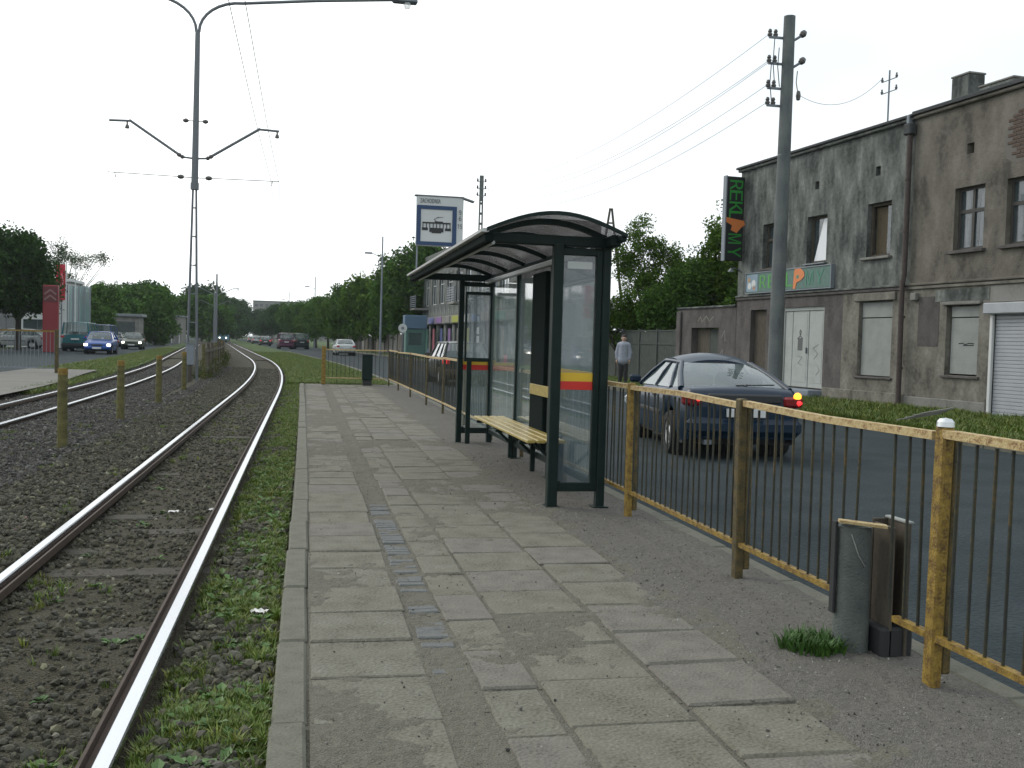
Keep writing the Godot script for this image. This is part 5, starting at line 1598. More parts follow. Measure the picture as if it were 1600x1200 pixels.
	tree("garden_bush", "wide dark bush behind the panel fence and gate wall", Vector3(14.3, .1, -37.5), lobes_of(Vector3(0, 2.8, 0), Vector3(1.9, 1.9, 1.4), 8, 91), 1000, .34, mid, .08, clump_fine, -.12, "bushes behind the gate wall", k + 2)
	tree("garden_bush", "bright green bush behind the gate wall, closest to the house", Vector3(15.6, .1, -33.6), lobes_of(Vector3(0, 2.5, 0), Vector3(1.3, 1.3, 1.0), 7, 92), 560, .28, mid, .06, clump_fine, -.1, "bushes behind the gate wall", k + 3)
	tree("garden_bush", "bright bush right behind the standing person's fence", Vector3(12.2, .1, -39.0), lobes_of(Vector3(0, 2.2, 0), Vector3(1.3, 1.7, 1.0), 7, 93), 520, .28, fresh, .06, clump_fine, -.1, "bushes behind the gate wall", k + 4)
	# weeds along the fence between the tracks
	var xf := []; var cl := []
	for i in 260:
		var z := -32.0 - 40.0 * pow(rng.randf(), 1.3)
		var s := rng.randf_range(.10, .22)
		xf.append(Transform3D(Basis.from_euler(Vector3(rng.randf() * 6, rng.randf() * 6, 0)).scaled(Vector3.ONE * s), Vector3(-3.0 + bend(z) * 1.12 + rng.randf_range(-.35, .3), rng.randf_range(.0, .7) ** 1.5, z)))
		var t := rng.randf_range(.7, 1.3)
		cl.append(Color(.065 * t, .085 * t, .022 * t))
	var o := copies("undergrowth", clump_loose.mesh(), leaf_mat(Color(1, 1, 1)), xf, cl, self); o.set_meta("kind", "stuff"); o.set_meta("label", "weeds growing through the fence between the tracks")

# ---------------------------------------------------------------- vehicles, built nose towards -z with the wheels on y = 0
func deck_at(prof: Array, t: float) -> float:
	for i in prof.size() - 1:
		if t <= prof[i + 1].x:
			var k := inverse_lerp(prof[i].x, prof[i + 1].x, t)
			return lerpf(prof[i].y, prof[i + 1].y, k * k * (3.0 - 2.0 * k) * .5 + k * .5)
	return prof[-1].y

func car(called: String, label: String, group: String, at: Vector3, turn: float, s: Dictionary) -> Node3D:
	var t := thing(called, label, s.get("category", "car"), at, turn, group)
	var L: float = s.L; var W: float = s.W * .5; var wb: float = s.wheelbase; var wr: float = s.get("wheel", .30)
	var body_m: Material = s.paint
	var g := Geo.new()
	var rows := []
	var ax := [-wb * .5 + s.get("shift", 0.0), wb * .5 + s.get("shift", 0.0)]
	var n := 56
	for i in n + 1:
		var tt := float(i) / n
		var z := -L * .5 + L * tt
		var deck := deck_at(s.deck, tt)
		var w := W * deck_at([Vector2(0, .80), Vector2(.03, .90), Vector2(.10, .975), Vector2(.30, 1.0), Vector2(.75, 1.0), Vector2(.93, .965), Vector2(.98, .90), Vector2(1, .82)], tt)
		var yb := .24 + (.06 * (1.0 - smoothstep(0, .06, tt)) + .06 * smoothstep(.94, 1.0, tt))
		for a in ax:
			var dz: float = absf(z - a)
			if dz < wr + .06: yb = maxf(yb, wr + sqrt(maxf((wr + .06) * (wr + .06) - dz * dz, 0.0)))
		yb = minf(yb, deck - .08)
		var h := deck - yb
		var sec := [Vector2(w * .94, yb), Vector2(w * .985, yb + h * .18), Vector2(w, yb + h * .42), Vector2(w * .995, yb + h * .62), Vector2(w * .965, yb + h * .85), Vector2(w * .915, deck - .015), Vector2(w * .84, deck), Vector2(w * .45, deck + .02), Vector2(0, deck + .028)]
		var row := PackedVector3Array()
		for k in sec.size(): row.append(Vector3(-sec[k].x, sec[k].y, z))
		for k in sec.size() - 1: row.append(Vector3(sec[sec.size() - 2 - k].x, sec[sec.size() - 2 - k].y, z))
		rows.append(row)
	g.grid(rows, true)
	for e in [0, n]:
		var c := Vector3.ZERO
		for p in rows[e]: c += p / rows[e].size()
		c.z += -.03 if e == 0 else .03
		for k in rows[e].size() - 1:
			if e == 0: g.tri(rows[e][k], rows[e][k + 1], c)
			else: g.tri(rows[e][k + 1], rows[e][k], c)
		if e == 0: g.tri(rows[e][rows[e].size() - 1], rows[e][0], c)
		else: g.tri(rows[e][0], rows[e][rows[e].size() - 1], c)
	part("body", g, body_m, t)
	part("underbody", bx(Vector3(-W * .9, .2, -L * .44), Vector3(W * .9, .34, L * .44)), M.dark, t)
	# cabin: glass between pillars under a crowned roof
	var q: Dictionary = s.cabin      # belt front/rear z, roof front/rear z, belt y, roof y, half widths
	var bw: float = q.bw; var rw: float = q.rw
	var cabin := {}
	for sd in [-1, 1]:
		cabin[sd] = {"fb": Vector3(sd * bw, q.by, q.fb), "rb": Vector3(sd * bw * .97, q.by + .03, q.rb), "fr": Vector3(sd * rw, q.ry - s.get("arch", .05) * .8 - .01 - s.get("crown", .035) * .5, q.fr), "rr": Vector3(sd * rw * .97, q.ry - s.get("arch", .05) * .95 - .01 - s.get("crown", .035) * .5, q.rr)}
	var rg := Geo.new()
	var rr := []
	for i in 9:
		var row := PackedVector3Array()
		for j in 9:
			var u := i / 8.0; var v := j / 8.0 * 2.0 - 1.0
			var z := lerpf(q.fr, q.rr, u)
			row.append(Vector3(v * rw * lerpf(1.02, .99, u), q.ry - s.get("crown", .035) * v * v - s.get("arch", .05) * pow(absf(u - .42) * 1.7, 2.2), z))
		rr.append(row)
	rg.grid(rr, true)
	var under := []
	for row in rr:
		var r2 := PackedVector3Array()
		for p in row: r2.append(p - Vector3(0, .035, 0))
		under.append(r2)
	rg.grid(under)
	for i in 8:
		for e in [0, 8]:
			rg.quad(rr[i][e], rr[i + 1][e], under[i + 1][e], under[i][e]); rg.quad(rr[e][i], rr[e][i + 1], under[e][i + 1], under[e][i])
	part("roof", rg, body_m, t)
	var pillar := func(a, b, w0 = .045):
		var pg := Geo.new(); pg.tube([a, (a + b) * .5 + Vector3(signf(a.x) * .012, .01, 0), b], [w0 * 1.15, w0, w0 * .9], 8); part("pillar", pg, body_m, t)
	for sd in [-1, 1]:
		var c: Dictionary = cabin[sd]
		pillar.call(c.fb, c.fr, .032); pillar.call(c.rb, c.rr, q.get("rear_pillar", .055))
		pillar.call(c.fr + Vector3(0, -.005, 0), c.rr + Vector3(0, -.005, 0), .03)
		var posts := [0.0]
		posts = q.get("posts", [.52])
		var lastb: Vector3 = c.fb; var lastt: Vector3 = c.fr
		for k in posts.size() + 1:
			var nb: Vector3 = c.fb.lerp(c.rb, posts[k]) if k < posts.size() else c.rb
			var nt: Vector3 = c.fr.lerp(c.rr, posts[k]) if k < posts.size() else c.rr
			if k < posts.size(): pillar.call(nb, nt, .026)
			var wg := Geo.new()
			var off := Vector3(sd * .004, 0, 0)
			if sd > 0: wg.quad(lastb + off, nb + off, nt + off, lastt + off)
			else: wg.quad(nb + off, lastb + off, lastt + off, nt + off)
			part("side_window", wg, s.get("side_panel", M.car_glass) if k > 0 else M.car_glass, t)
			lastb = nb; lastt = nt
	var bulge := func(a, b, c, d, amount):   # a, b lower; c, d upper
		var wg := Geo.new(); var gr := []
		for i in 6:
			var row := PackedVector3Array()
			for j in 9:
				var u := i / 5.0; var v := j / 8.0
				var p: Vector3 = a.lerp(b, v).lerp(d.lerp(c, v), u)
				p.z += amount * (1.0 - pow(v * 2.0 - 1.0, 2)) ; p.y += .02 * sin(PI * u)
				row.append(p)
			gr.append(row)
		wg.grid(gr)
		return wg
	part("windscreen", bulge.call(cabin[1].fb, cabin[-1].fb, cabin[-1].fr, cabin[1].fr, -.10), M.car_glass, t)
	part("rear_window", bulge.call(cabin[-1].rb, cabin[1].rb, cabin[1].rr, cabin[-1].rr, s.get("bulge", .08)), s.get("rear_glass", M.car_glass), t)
	for x in [-.36, .36]:
		for z in [lerpf(q.fb, q.rb, .42), lerpf(q.fb, q.rb, .74)]:
			var sg := Geo.new(); sg.cbox(Vector3(x, q.by + .06, z), Vector3(.46, .34, .13), .05)
			part("seat", sg, M.dark, t)
	# wheels
	for z in ax:
		for sd in [-1, 1]:
			var w := Node3D.new(); w.name = "wheel"; t.add_child(w, true); w.position = Vector3(sd * (W - .10), wr, z); w.rotation.z = -sd * PI / 2.0
			var tg := Geo.new(); tg.lathe([Vector2(wr * .62, -.09), Vector2(wr * .93, -.095), Vector2(wr, -.06), Vector2(wr, .06), Vector2(wr * .93, .095), Vector2(wr * .62, .09)], 24); part("tyre", tg, M.tyre, w)
			var mg := Geo.new(); mg.lathe([Vector2(wr * .64, -.05), Vector2(wr * .64, .082), Vector2(wr * .56, .075), Vector2(wr * .30, .055), Vector2(wr * .12, .075), Vector2(0, .078)], 20); part("rim", mg, M.rim, w)
			for k in 5:
				var hg := Geo.new(); hg.cbox(Vector3(cos(TAU * k / 5.0) * wr * .42, .069, sin(TAU * k / 5.0) * wr * .42), Vector3(.045, .012, .045), .004)
				if s.get("near", false): part("rim_hole", hg, M.dark, w)
			var ag := Geo.new(); ag.lathe([Vector2(wr + .055, -.20), Vector2(wr + .055, .03), Vector2(wr + .05, .03), Vector2(wr + .05, -.20), Vector2(0, -.20)], 22, Vector3.ZERO)
			part("wheel_arch", ag, M.dark, w)
	# bumpers, lamps, plate, mirrors
	var fd: float = deck_at(s.deck, .03); var rd: float = deck_at(s.deck, .97)
	part("front_bumper", cb(Vector3(-W * .90, .30, -L * .5 - .07), Vector3(W * .90, .52, -L * .5 + .12), .07), s.get("bumper", body_m), t)
	part("rear_bumper", cb(Vector3(-W * .92, .32, L * .5 - .12), Vector3(W * .92, .58, L * .5 + .08), .08), s.get("bumper", body_m), t)
	part("grille", cb(Vector3(-W * .38, fd - .17, -L * .5 - .045), Vector3(W * .38, fd - .06, -L * .5 + .03), .015), M.trim, t)
	for sd in [-1, 1]:
		part("headlight", cb(Vector3(sd * W * .80 - .14, fd - .18, -L * .5 - .035), Vector3(sd * W * .80 + .10, fd - .03, -L * .5 + .10), .035), s.get("headlight", M.lamp_glass), t)
		part("tail_light", cb(Vector3(sd * W * .80 - .16, rd - .20, L * .5 - .10), Vector3(sd * W * .80 + .10, rd - .06, L * .5 + .042), .03), s.get("tail_r" if sd > 0 else "tail_l", M.red), t)
		var mg := Geo.new(); mg.cbox(Vector3(sd * (W + .08), q.by + .08, q.fb + .28), Vector3(.18, .12, .08), .03); part("mirror", mg, s.get("bumper", body_m), t)
		part("door_handle", cb(Vector3(sd * W * .985 - .012, q.by - .14, .25), Vector3(sd * W * .985 + .012, q.by - .10, .42), .006), M.trim, t)
		part("side_strip", cb(Vector3(sd * W - .012, .52, -wb * .5 + wr + .12), Vector3(sd * W + .012, .575, wb * .5 - wr - .12), .006), M.trim, t)
	part("number_plate", cb(Vector3(-.26, rd - .34, L * .5 + .04), Vector3(.26, rd - .23, L * .5 + .085), .004), M.white, t)
	part("number_plate", cb(Vector3(-.26, .34, -L * .5 - .085), Vector3(.26, .45, -L * .5 - .04), .004), M.white, t)
	return t

func build_cars() -> void:
	var coat := func(r, g, b, metal = .15):
		var m := paint(r, g, b, .35, metal)
		m.clearcoat_enabled = true; m.metallic_specular = .3; m.clearcoat = .2; m.clearcoat_roughness = .05
		return m
	var sedan_deck := [Vector2(0, .60), Vector2(.02, .66), Vector2(.06, .71), Vector2(.28, .85), Vector2(.34, .90), Vector2(.70, .92), Vector2(.86, .96), Vector2(.955, .955), Vector2(.985, .90), Vector2(1, .80)]
	var hatch_deck := [Vector2(0, .62), Vector2(.02, .68), Vector2(.06, .74), Vector2(.28, .88), Vector2(.34, .92), Vector2(.70, .93), Vector2(.95, .95), Vector2(.985, .92), Vector2(1, .82)]
	var van_deck := [Vector2(0, .85), Vector2(.02, .95), Vector2(.06, 1.02), Vector2(.16, 1.12), Vector2(.22, 1.15), Vector2(.95, 1.15), Vector2(1, 1.12)]
	var tail := paint(.20, .008, .010, .15)
	var near := {"near": true, "crown": .085, "bulge": .20, "arch": .10, "L": 4.35, "W": 1.70, "wheelbase": 2.55, "shift": .04, "wheel": .30, "paint": coat.call(.007, .020, .040, .0), "deck": sedan_deck,
		"cabin": {"fb": -.95, "fr": -.25, "rb": 1.72, "rr": .70, "by": .90, "ry": 1.42, "bw": .78, "rw": .53, "posts": [.42, .78], "rear_pillar": .04},
		"bumper": coat.call(.007, .020, .040, .0), "tail_l": tail, "tail_r": tail}
	var c := car("sedan", "dark blue rounded sedan passing behind the railing with lit tail lamps", "cars heading away on the street", Vector3(6.02, -.125, -14.75), deg_to_rad(-7.5), near)
	var tl := Geo.new(); tl.lathe([Vector2(0, -.012), Vector2(.05, -.008), Vector2(.055, 0), Vector2(.04, .014), Vector2(0, .02)], 14, Vector3(.70, .875, 2.20), Basis(Vector3.RIGHT, PI / 2)); part("turn_signal", tl, glow(1.0, .36, .03, 2.2), c)
	for q in [[-.64, .82], [.72, .79]]:
		var bl2 := Geo.new(); bl2.lathe([Vector2(0, -.01), Vector2(.042, -.006), Vector2(.046, 0), Vector2(.03, .014), Vector2(0, .02)], 14, Vector3(q[0], q[1], 2.205), Basis(Vector3.RIGHT, PI / 2)); part("brake_lamp", bl2, glow(1.0, .03, .03, 1.6), c)
	part("lamp_panel", cb(Vector3(-.5, .77, 2.12), Vector3(.5, .89, 2.20), .02), M.trim, c)
	var wp := Geo.new(); wp.beam(Vector3(-.05, .995, 1.90), Vector3(.50, 1.01, 1.83), .022, .016); wp.tube([Vector3(.05, .97, 1.93), Vector3(.1, 1.0, 1.89)], .018, 6); part("rear_wiper", wp, M.trim, c)
	part("exhaust", bx(Vector3(-.55, .22, 2.0), Vector3(-.45, .28, 2.24)), M.steel, c)

	var est := {"L": 4.3, "W": 1.74, "wheelbase": 2.55, "wheel": .31, "paint": coat.call(.014, .022, .022), "deck": hatch_deck, "cabin": {"fb": -1.05, "fr": -.45, "rb": 2.02, "rr": 1.55, "by": .93, "ry": 1.50, "bw": .79, "rw": .62, "posts": [.36, .70]}, "bumper": M.trim, "tail_l": glow(.6, .02, .02, .5), "tail_r": glow(.6, .02, .02, .5)}
	car("estate_car", "dark estate car seen through the shelter's far glass", "cars heading away on the street", Vector3(5.25, -.125, -35.4), deg_to_rad(1.0), est)
	var wh := {"L": 4.4, "W": 1.72, "wheelbase": 2.6, "paint": coat.call(.42, .44, .44), "deck": sedan_deck, "cabin": {"fb": -.95, "fr": -.3, "rb": 1.55, "rr": .9, "by": .90, "ry": 1.42, "bw": .79, "rw": .6}, "tail_l": M.red, "tail_r": M.red}
	car("white_sedan", "white sedan beyond the platform's end post", "cars heading away on the street", Vector3(3.35, -.125, -90.5), deg_to_rad(4.0), wh)
	var mv := {"category": "van", "L": 4.8, "W": 1.85, "wheelbase": 2.8, "paint": coat.call(.09, .03, .06), "deck": van_deck, "cabin": {"fb": -2.0, "fr": -1.35, "rb": 2.3, "rr": 2.15, "by": 1.14, "ry": 1.95, "bw": .86, "rw": .76, "posts": [.3, .65]}}
	car("maroon_van", "maroon van far down the street, left of the dark van", "cars heading away on the street", Vector3(-2.35, -.125, -127.0), deg_to_rad(5.0), mv)
	var dv := mv.duplicate(); dv.paint = coat.call(.02, .035, .035)
	car("dark_van", "dark green van far down the street, right of the maroon van", "cars heading away on the street", Vector3(-.55, -.125, -130.0), deg_to_rad(5.0), dv)
	var i := 0
	for q in [[-6.0, -160.0, coat.call(.05, .055, .05), "dark car ahead of the maroon van on the street"], [-8.6, -190.0, coat.call(.35, .36, .36), "pale car far ahead on the street"], [-7.0, -200.0, coat.call(.03, .04, .06), "far dark blue car under the street trees"], [-11.2, -225.0, coat.call(.3, .3, .3), "farthest pale car on the street"]]:
		var e := est.duplicate(); e.paint = q[2]
		car("distant_car", q[3], "cars heading away on the street", Vector3(q[0], -.125, q[1]), deg_to_rad(5.0), e)
	# western road, coming towards the camera
	var lamp_on := glow(1.0, .95, .85, 4.0)
	var blue := {"L": 3.9, "W": 1.66, "wheelbase": 2.45, "paint": coat.call(.02, .07, .26), "deck": hatch_deck, "cabin": {"fb": -.95, "fr": -.35, "rb": 1.85, "rr": 1.35, "by": .92, "ry": 1.44, "bw": .77, "rw": .6}, "headlight": lamp_on, "bumper": coat.call(.02, .07, .26)}
	car("blue_hatchback", "bright blue hatchback with lit headlamps on the western road", "cars coming on the western road", Vector3(-12.75, -.06, -69.0), PI + deg_to_rad(3.0), blue)
	var gn := blue.duplicate(); gn.paint = coat.call(.055, .07, .05); gn.bumper = gn.paint
	car("green_hatchback", "grey-green hatchback with lit headlamps behind the blue hatchback", "cars coming on the western road", Vector3(-14.25, -.06, -91.0), PI + deg_to_rad(4.0), gn)
	var vn := {"category": "van", "L": 4.9, "W": 1.95, "wheelbase": 2.9, "wheel": .33, "paint": coat.call(.02, .12, .14), "deck": van_deck, "cabin": {"fb": -2.05, "fr": -1.45, "rb": 2.3, "rr": 2.2, "by": 1.14, "ry": 2.05, "bw": .88, "rw": .78, "posts": [.25, .6]}, "bumper": M.trim}
	car("teal_van", "teal van with dark bumper beside the bright blue hatchback", "cars coming on the western road", Vector3(-15.6, -.06, -77.0), deg_to_rad(3.0), vn)
	var pk := blue.duplicate(); pk.headlight = M.lamp_glass; pk.paint = coat.call(.05, .06, .08); pk.bumper = pk.paint
	car("parked_car", "dark parked car half hidden behind the green hatchback", "cars coming on the western road", Vector3(-18.0, -.06, -104.0), PI, pk)
	var ps := blue.duplicate(); ps.headlight = M.lamp_glass; ps.paint = coat.call(.35, .36, .36); ps.bumper = ps.paint
	car("parked_car", "silver car parked before the showroom", "cars parked by the showroom", Vector3(-20.6, -.02, -80.0), PI / 2, ps)
	var bl := vn.duplicate(); bl.paint = coat.call(.03, .06, .17)
	car("blue_van", "dark blue van behind the teal van", "cars coming on the western road", Vector3(-17.3, -.06, -95.0), deg_to_rad(3.0), bl)
	# tram far down the track
	var tr := thing("tram", "pale blue and white tram far away on the curved track", "tram", Vector3(-15.1, 0, -198), deg_to_rad(5.0))
	part("lower_body", cb(Vector3(-1.15, .35, -14), Vector3(1.15, 1.45, 0), .08), paint(.12, .25, .33, .4), tr)
	part("upper_body", cb(Vector3(-1.15, 2.5, -14), Vector3(1.15, 3.1, 0), .15), paint(.45, .48, .48, .4), tr)
	part("windscreen", cb(Vector3(-1.10, 1.45, -13.95), Vector3(1.10, 2.5, -.04), .05), paint(.02, .03, .035, .1), tr)
	part("headlight", cb(Vector3(-.7, .75, .0), Vector3(-.45, .95, .04), .01), lamp_on, tr); part("headlight", cb(Vector3(.45, .75, .0), Vector3(.7, .95, .04), .01), lamp_on, tr)
	for z in [-2.5, -11.0]: part("bogie", bx(Vector3(-.8, 0.0, z - 1), Vector3(.8, .36, z + 1)), M.dark, tr)

# ---------------------------------------------------------------- masts, poles, wires
func build_mast() -> void:
	var t := thing("lattice_mast", "tall grey lattice mast with curved lamp arms and tram wire brackets", "mast", Vector3(-3.30, -.05, -31.75))
	var g := Geo.new()
	for q in [[-.15, .12], [.15, .12], [-.15, -.12], [.15, -.12]]:
		g = Geo.new(); g.tube([Vector3(q[0], -.1, q[1]), Vector3(q[0] * .30, 5.85, q[1] * .30)], .028, 6); part("leg", g, M.mast, t)
	for i in 6:
		var y := .9 + i * .85
		var w := .15 * (1.0 - y / 8.4)
		g = Geo.new(); g.beam(Vector3(-w, y, w), Vector3(w, y + .02, w), .025, .025); g.beam(Vector3(w, y, -w), Vector3(-w, y + .02, -w), .025, .025); part("brace", g, M.mast, t)
	g = Geo.new(); g.tube([Vector3(0, 5.75, 0), Vector3(.01, 8.0, 0), Vector3(.02, 10.2, 0), Vector3(.02, 10.35, 0)], [.105, .088, .075, .07], 12); part("tube", g, M.mast, t)
	g = Geo.new(); g.tube([Vector3(0, 5.70, 0), Vector3(0, 5.9, 0)], .125, 12); part("collar", g, M.mast, t)
	# lamp arms, one over each carriageway
	for sd in [1, -1]:
		var pts := [Vector3(.02, 10.25, 0)]
		for k in 9:
			var a := PI * .5 * k / 8.0
			pts.append(Vector3(.02 + sd * (.04 + 1.25 * (1.0 - cos(a))), 10.35 + .93 * sin(a), 0))
		pts.append(Vector3(sd * 3.4, 11.55, 0)); pts.append(Vector3(sd * 5.75, 11.80, 0))
		g = Geo.new(); g.tube(pts, .045, 8)
		var arm := part("lamp_arm", g, M.mast, t)
		g = Geo.new(); g.cbox(Vector3(sd * 6.10, 11.80, 0), Vector3(.78, .16, .26), .05)
		var hd := part("lamp_head", g, M.steel, arm)
		g = Geo.new(); g.lathe([Vector2(0, -.17), Vector2(.09, -.15), Vector2(.12, -.08), Vector2(.12, 0)], 12, Vector3(sd * 6.18, 11.73, 0)); part("lamp_bowl", g, M.lamp_glass, hd)
	# brackets that carry the wires over both tracks
	for sd in [1, -1]:
		g = Geo.new(); g.tube([Vector3(sd * .08, 6.62, 0), Vector3(sd * .34, 6.64, 0)], .03, 6)
		var st := part("stub", g, M.mast, t)
		g = Geo.new(); g.lathe([Vector2(0, -.13), Vector2(.05, -.11), Vector2(.065, -.05), Vector2(.04, -.02), Vector2(.065, .02), Vector2(.05, .09), Vector2(0, .12)], 10, Vector3(sd * .42, 6.68, 0), Basis(Vector3(0, 0, 1), sd * -1.05)); part("insulator", g, M.insulator, st)
		g = Geo.new(); g.tube([Vector3(sd * .48, 6.72, 0), Vector3(sd * 1.86, 7.62, 0)], .042, 8)
		var br := part("bracket", g, M.mast, t)
		g = Geo.new(); g.tube([Vector3(sd * 1.80, 7.60, 0), Vector3(sd * 2.42, 7.58, 0)], .036, 8); part("bracket_tip", g, M.mast, br)
		g = Geo.new(); g.lathe([Vector2(0, 0), Vector2(.07, .02), Vector2(.05, .10), Vector2(.025, .14), Vector2(.025, .22)], 10, Vector3(sd * (2.36 if sd > 0 else 1.92), 7.36, 0)); part("hanger", g, M.insulator, br)
		g = Geo.new(); g.tube([Vector3(sd * .40, 6.06, 0), Vector3(sd * 2.45, 6.08, 0)], .012, 6); part("span_rod", g, M.wire, t)
		g = Geo.new(); g.tube([Vector3(sd * .08, 6.05, 0), Vector3(sd * .40, 6.06, 0)], .014, 6); g.lathe([Vector2(0, -.10), Vector2(.05, -.08), Vector2(.07, 0), Vector2(.05, .08), Vector2(0, .10)], 10, Vector3(sd * .40, 6.06, 0), Basis(Vector3(0, 0, 1), PI / 2)); part("rod_insulator", g, M.insulator, t)
		g = Geo.new(); g.tube([Vector3(sd * 2.25, 6.08, 0), Vector3(sd * 2.22, 5.93, 0)], .012, 5); part("wire_clip", g, M.wire, t)
		g = Geo.new(); g.tube([Vector3(sd * .06, 7.72, 0), Vector3(sd * .26, 7.72, 0)], .014, 6); g.lathe([Vector2(0, -.09), Vector2(.04, -.07), Vector2(.07, 0), Vector2(.04, .07), Vector2(0, .09)], 10, Vector3(sd * .28, 7.72, 0), Basis(Vector3(0, 0, 1), PI / 2)); part("guy_insulator", g, M.insulator, t)
	var cb2 := thing("control_cabinet", "small grey steel cabinet at the foot of the lattice mast", "cabinet", Vector3(-3.32, -.05, -31.40))
	part("box", cb(Vector3(-.12, .50, -.10), Vector3(.12, 1.12, .08), .012), M.galv, cb2)
	part("roof", cb(Vector3(-.14, 1.123, -.12), Vector3(.14, 1.15, .10), .006), M.steel, cb2); part("socle", cb(Vector3(-.05, -.05, -.06), Vector3(.05, .50, .04), .01), M.wood_dark, cb2)
	# contact wires over the near track, held by this mast and by one behind the camera
	var k := 0
	for q in [[-1.02, "contact wire over the near track, nearer the masts"], [-.80, "contact wire over the near track, nearer the platform"]]:
		var pts := []
		for i in 21:
			var s := i / 20.0
			pts.append(Vector3(lerpf(q[0] - .14, q[0] - .05, s), 5.88 + .05 * cos(s * PI * 4.0) - .0, lerpf(6.0, -31.75, s)))
		for i in 12:
			var z := -31.75 - 5.0 * (i + 1)
			pts.append(Vector3(q[0] - .05 + bend(z) - bend(-31.75), 5.9, z))
		g = Geo.new(); g.tube(pts, .0062, 5)
		var w := part("contact_wire", g, M.wire, self); tag(w, q[1], "wire", "tram contact wires")
		k += 1
	# farther masts, plain
	var pr: Node3D = null
	var labels := ["slim tram wire mast beyond the lattice mast, over the curve", "second slim tram wire mast beyond the lattice mast", "third slim tram wire mast, far down the curve"]
	for i in 3:
		var z: float = [-108.0, -150.0, -196.0][i]
		var at := Vector3(-3.2 + bend(z) * 1.05, -.05, z)
		if pr == null:
			pr = thing("wire_mast", labels[0], "mast", at, 0.0, "slim tram wire masts")
			g = Geo.new(); g.tube([Vector3(0, 0, 0), Vector3(0, 7.6, 0)], [.13, .08], 10); part("shaft", g, M.mast, pr)
			for sd in [1, -1]:
				g = Geo.new(); g.tube([Vector3(sd * .05, 5.4, 0), Vector3(sd * 1.7, 6.2, 0), Vector3(sd * 2.2, 6.2, 0)], .035, 6); part("bracket", g, M.mast, pr)
			g = Geo.new(); g.lathe([Vector2(0, 0), Vector2(.07, .02), Vector2(.05, .10), Vector2(.025, .22)], 10, Vector3(2.1, 5.98, 0)); part("hanger", g, M.insulator, pr)
		else: copy_of(pr, labels[i], at)

func wire(called: String, label: String, a: Vector3, b: Vector3, sag: float, r: float, group: String, m: Material = null) -> void:
	var pts := []
	for i in 25:
		var s := i / 24.0
		pts.append(a.lerp(b, s) + Vector3(0, -sag * 4.0 * s * (1.0 - s), 0))
	var g := Geo.new(); g.tube(pts, r, 5)
	tag(part(called, g, m if m else M.wire, self), label, "wire", group)

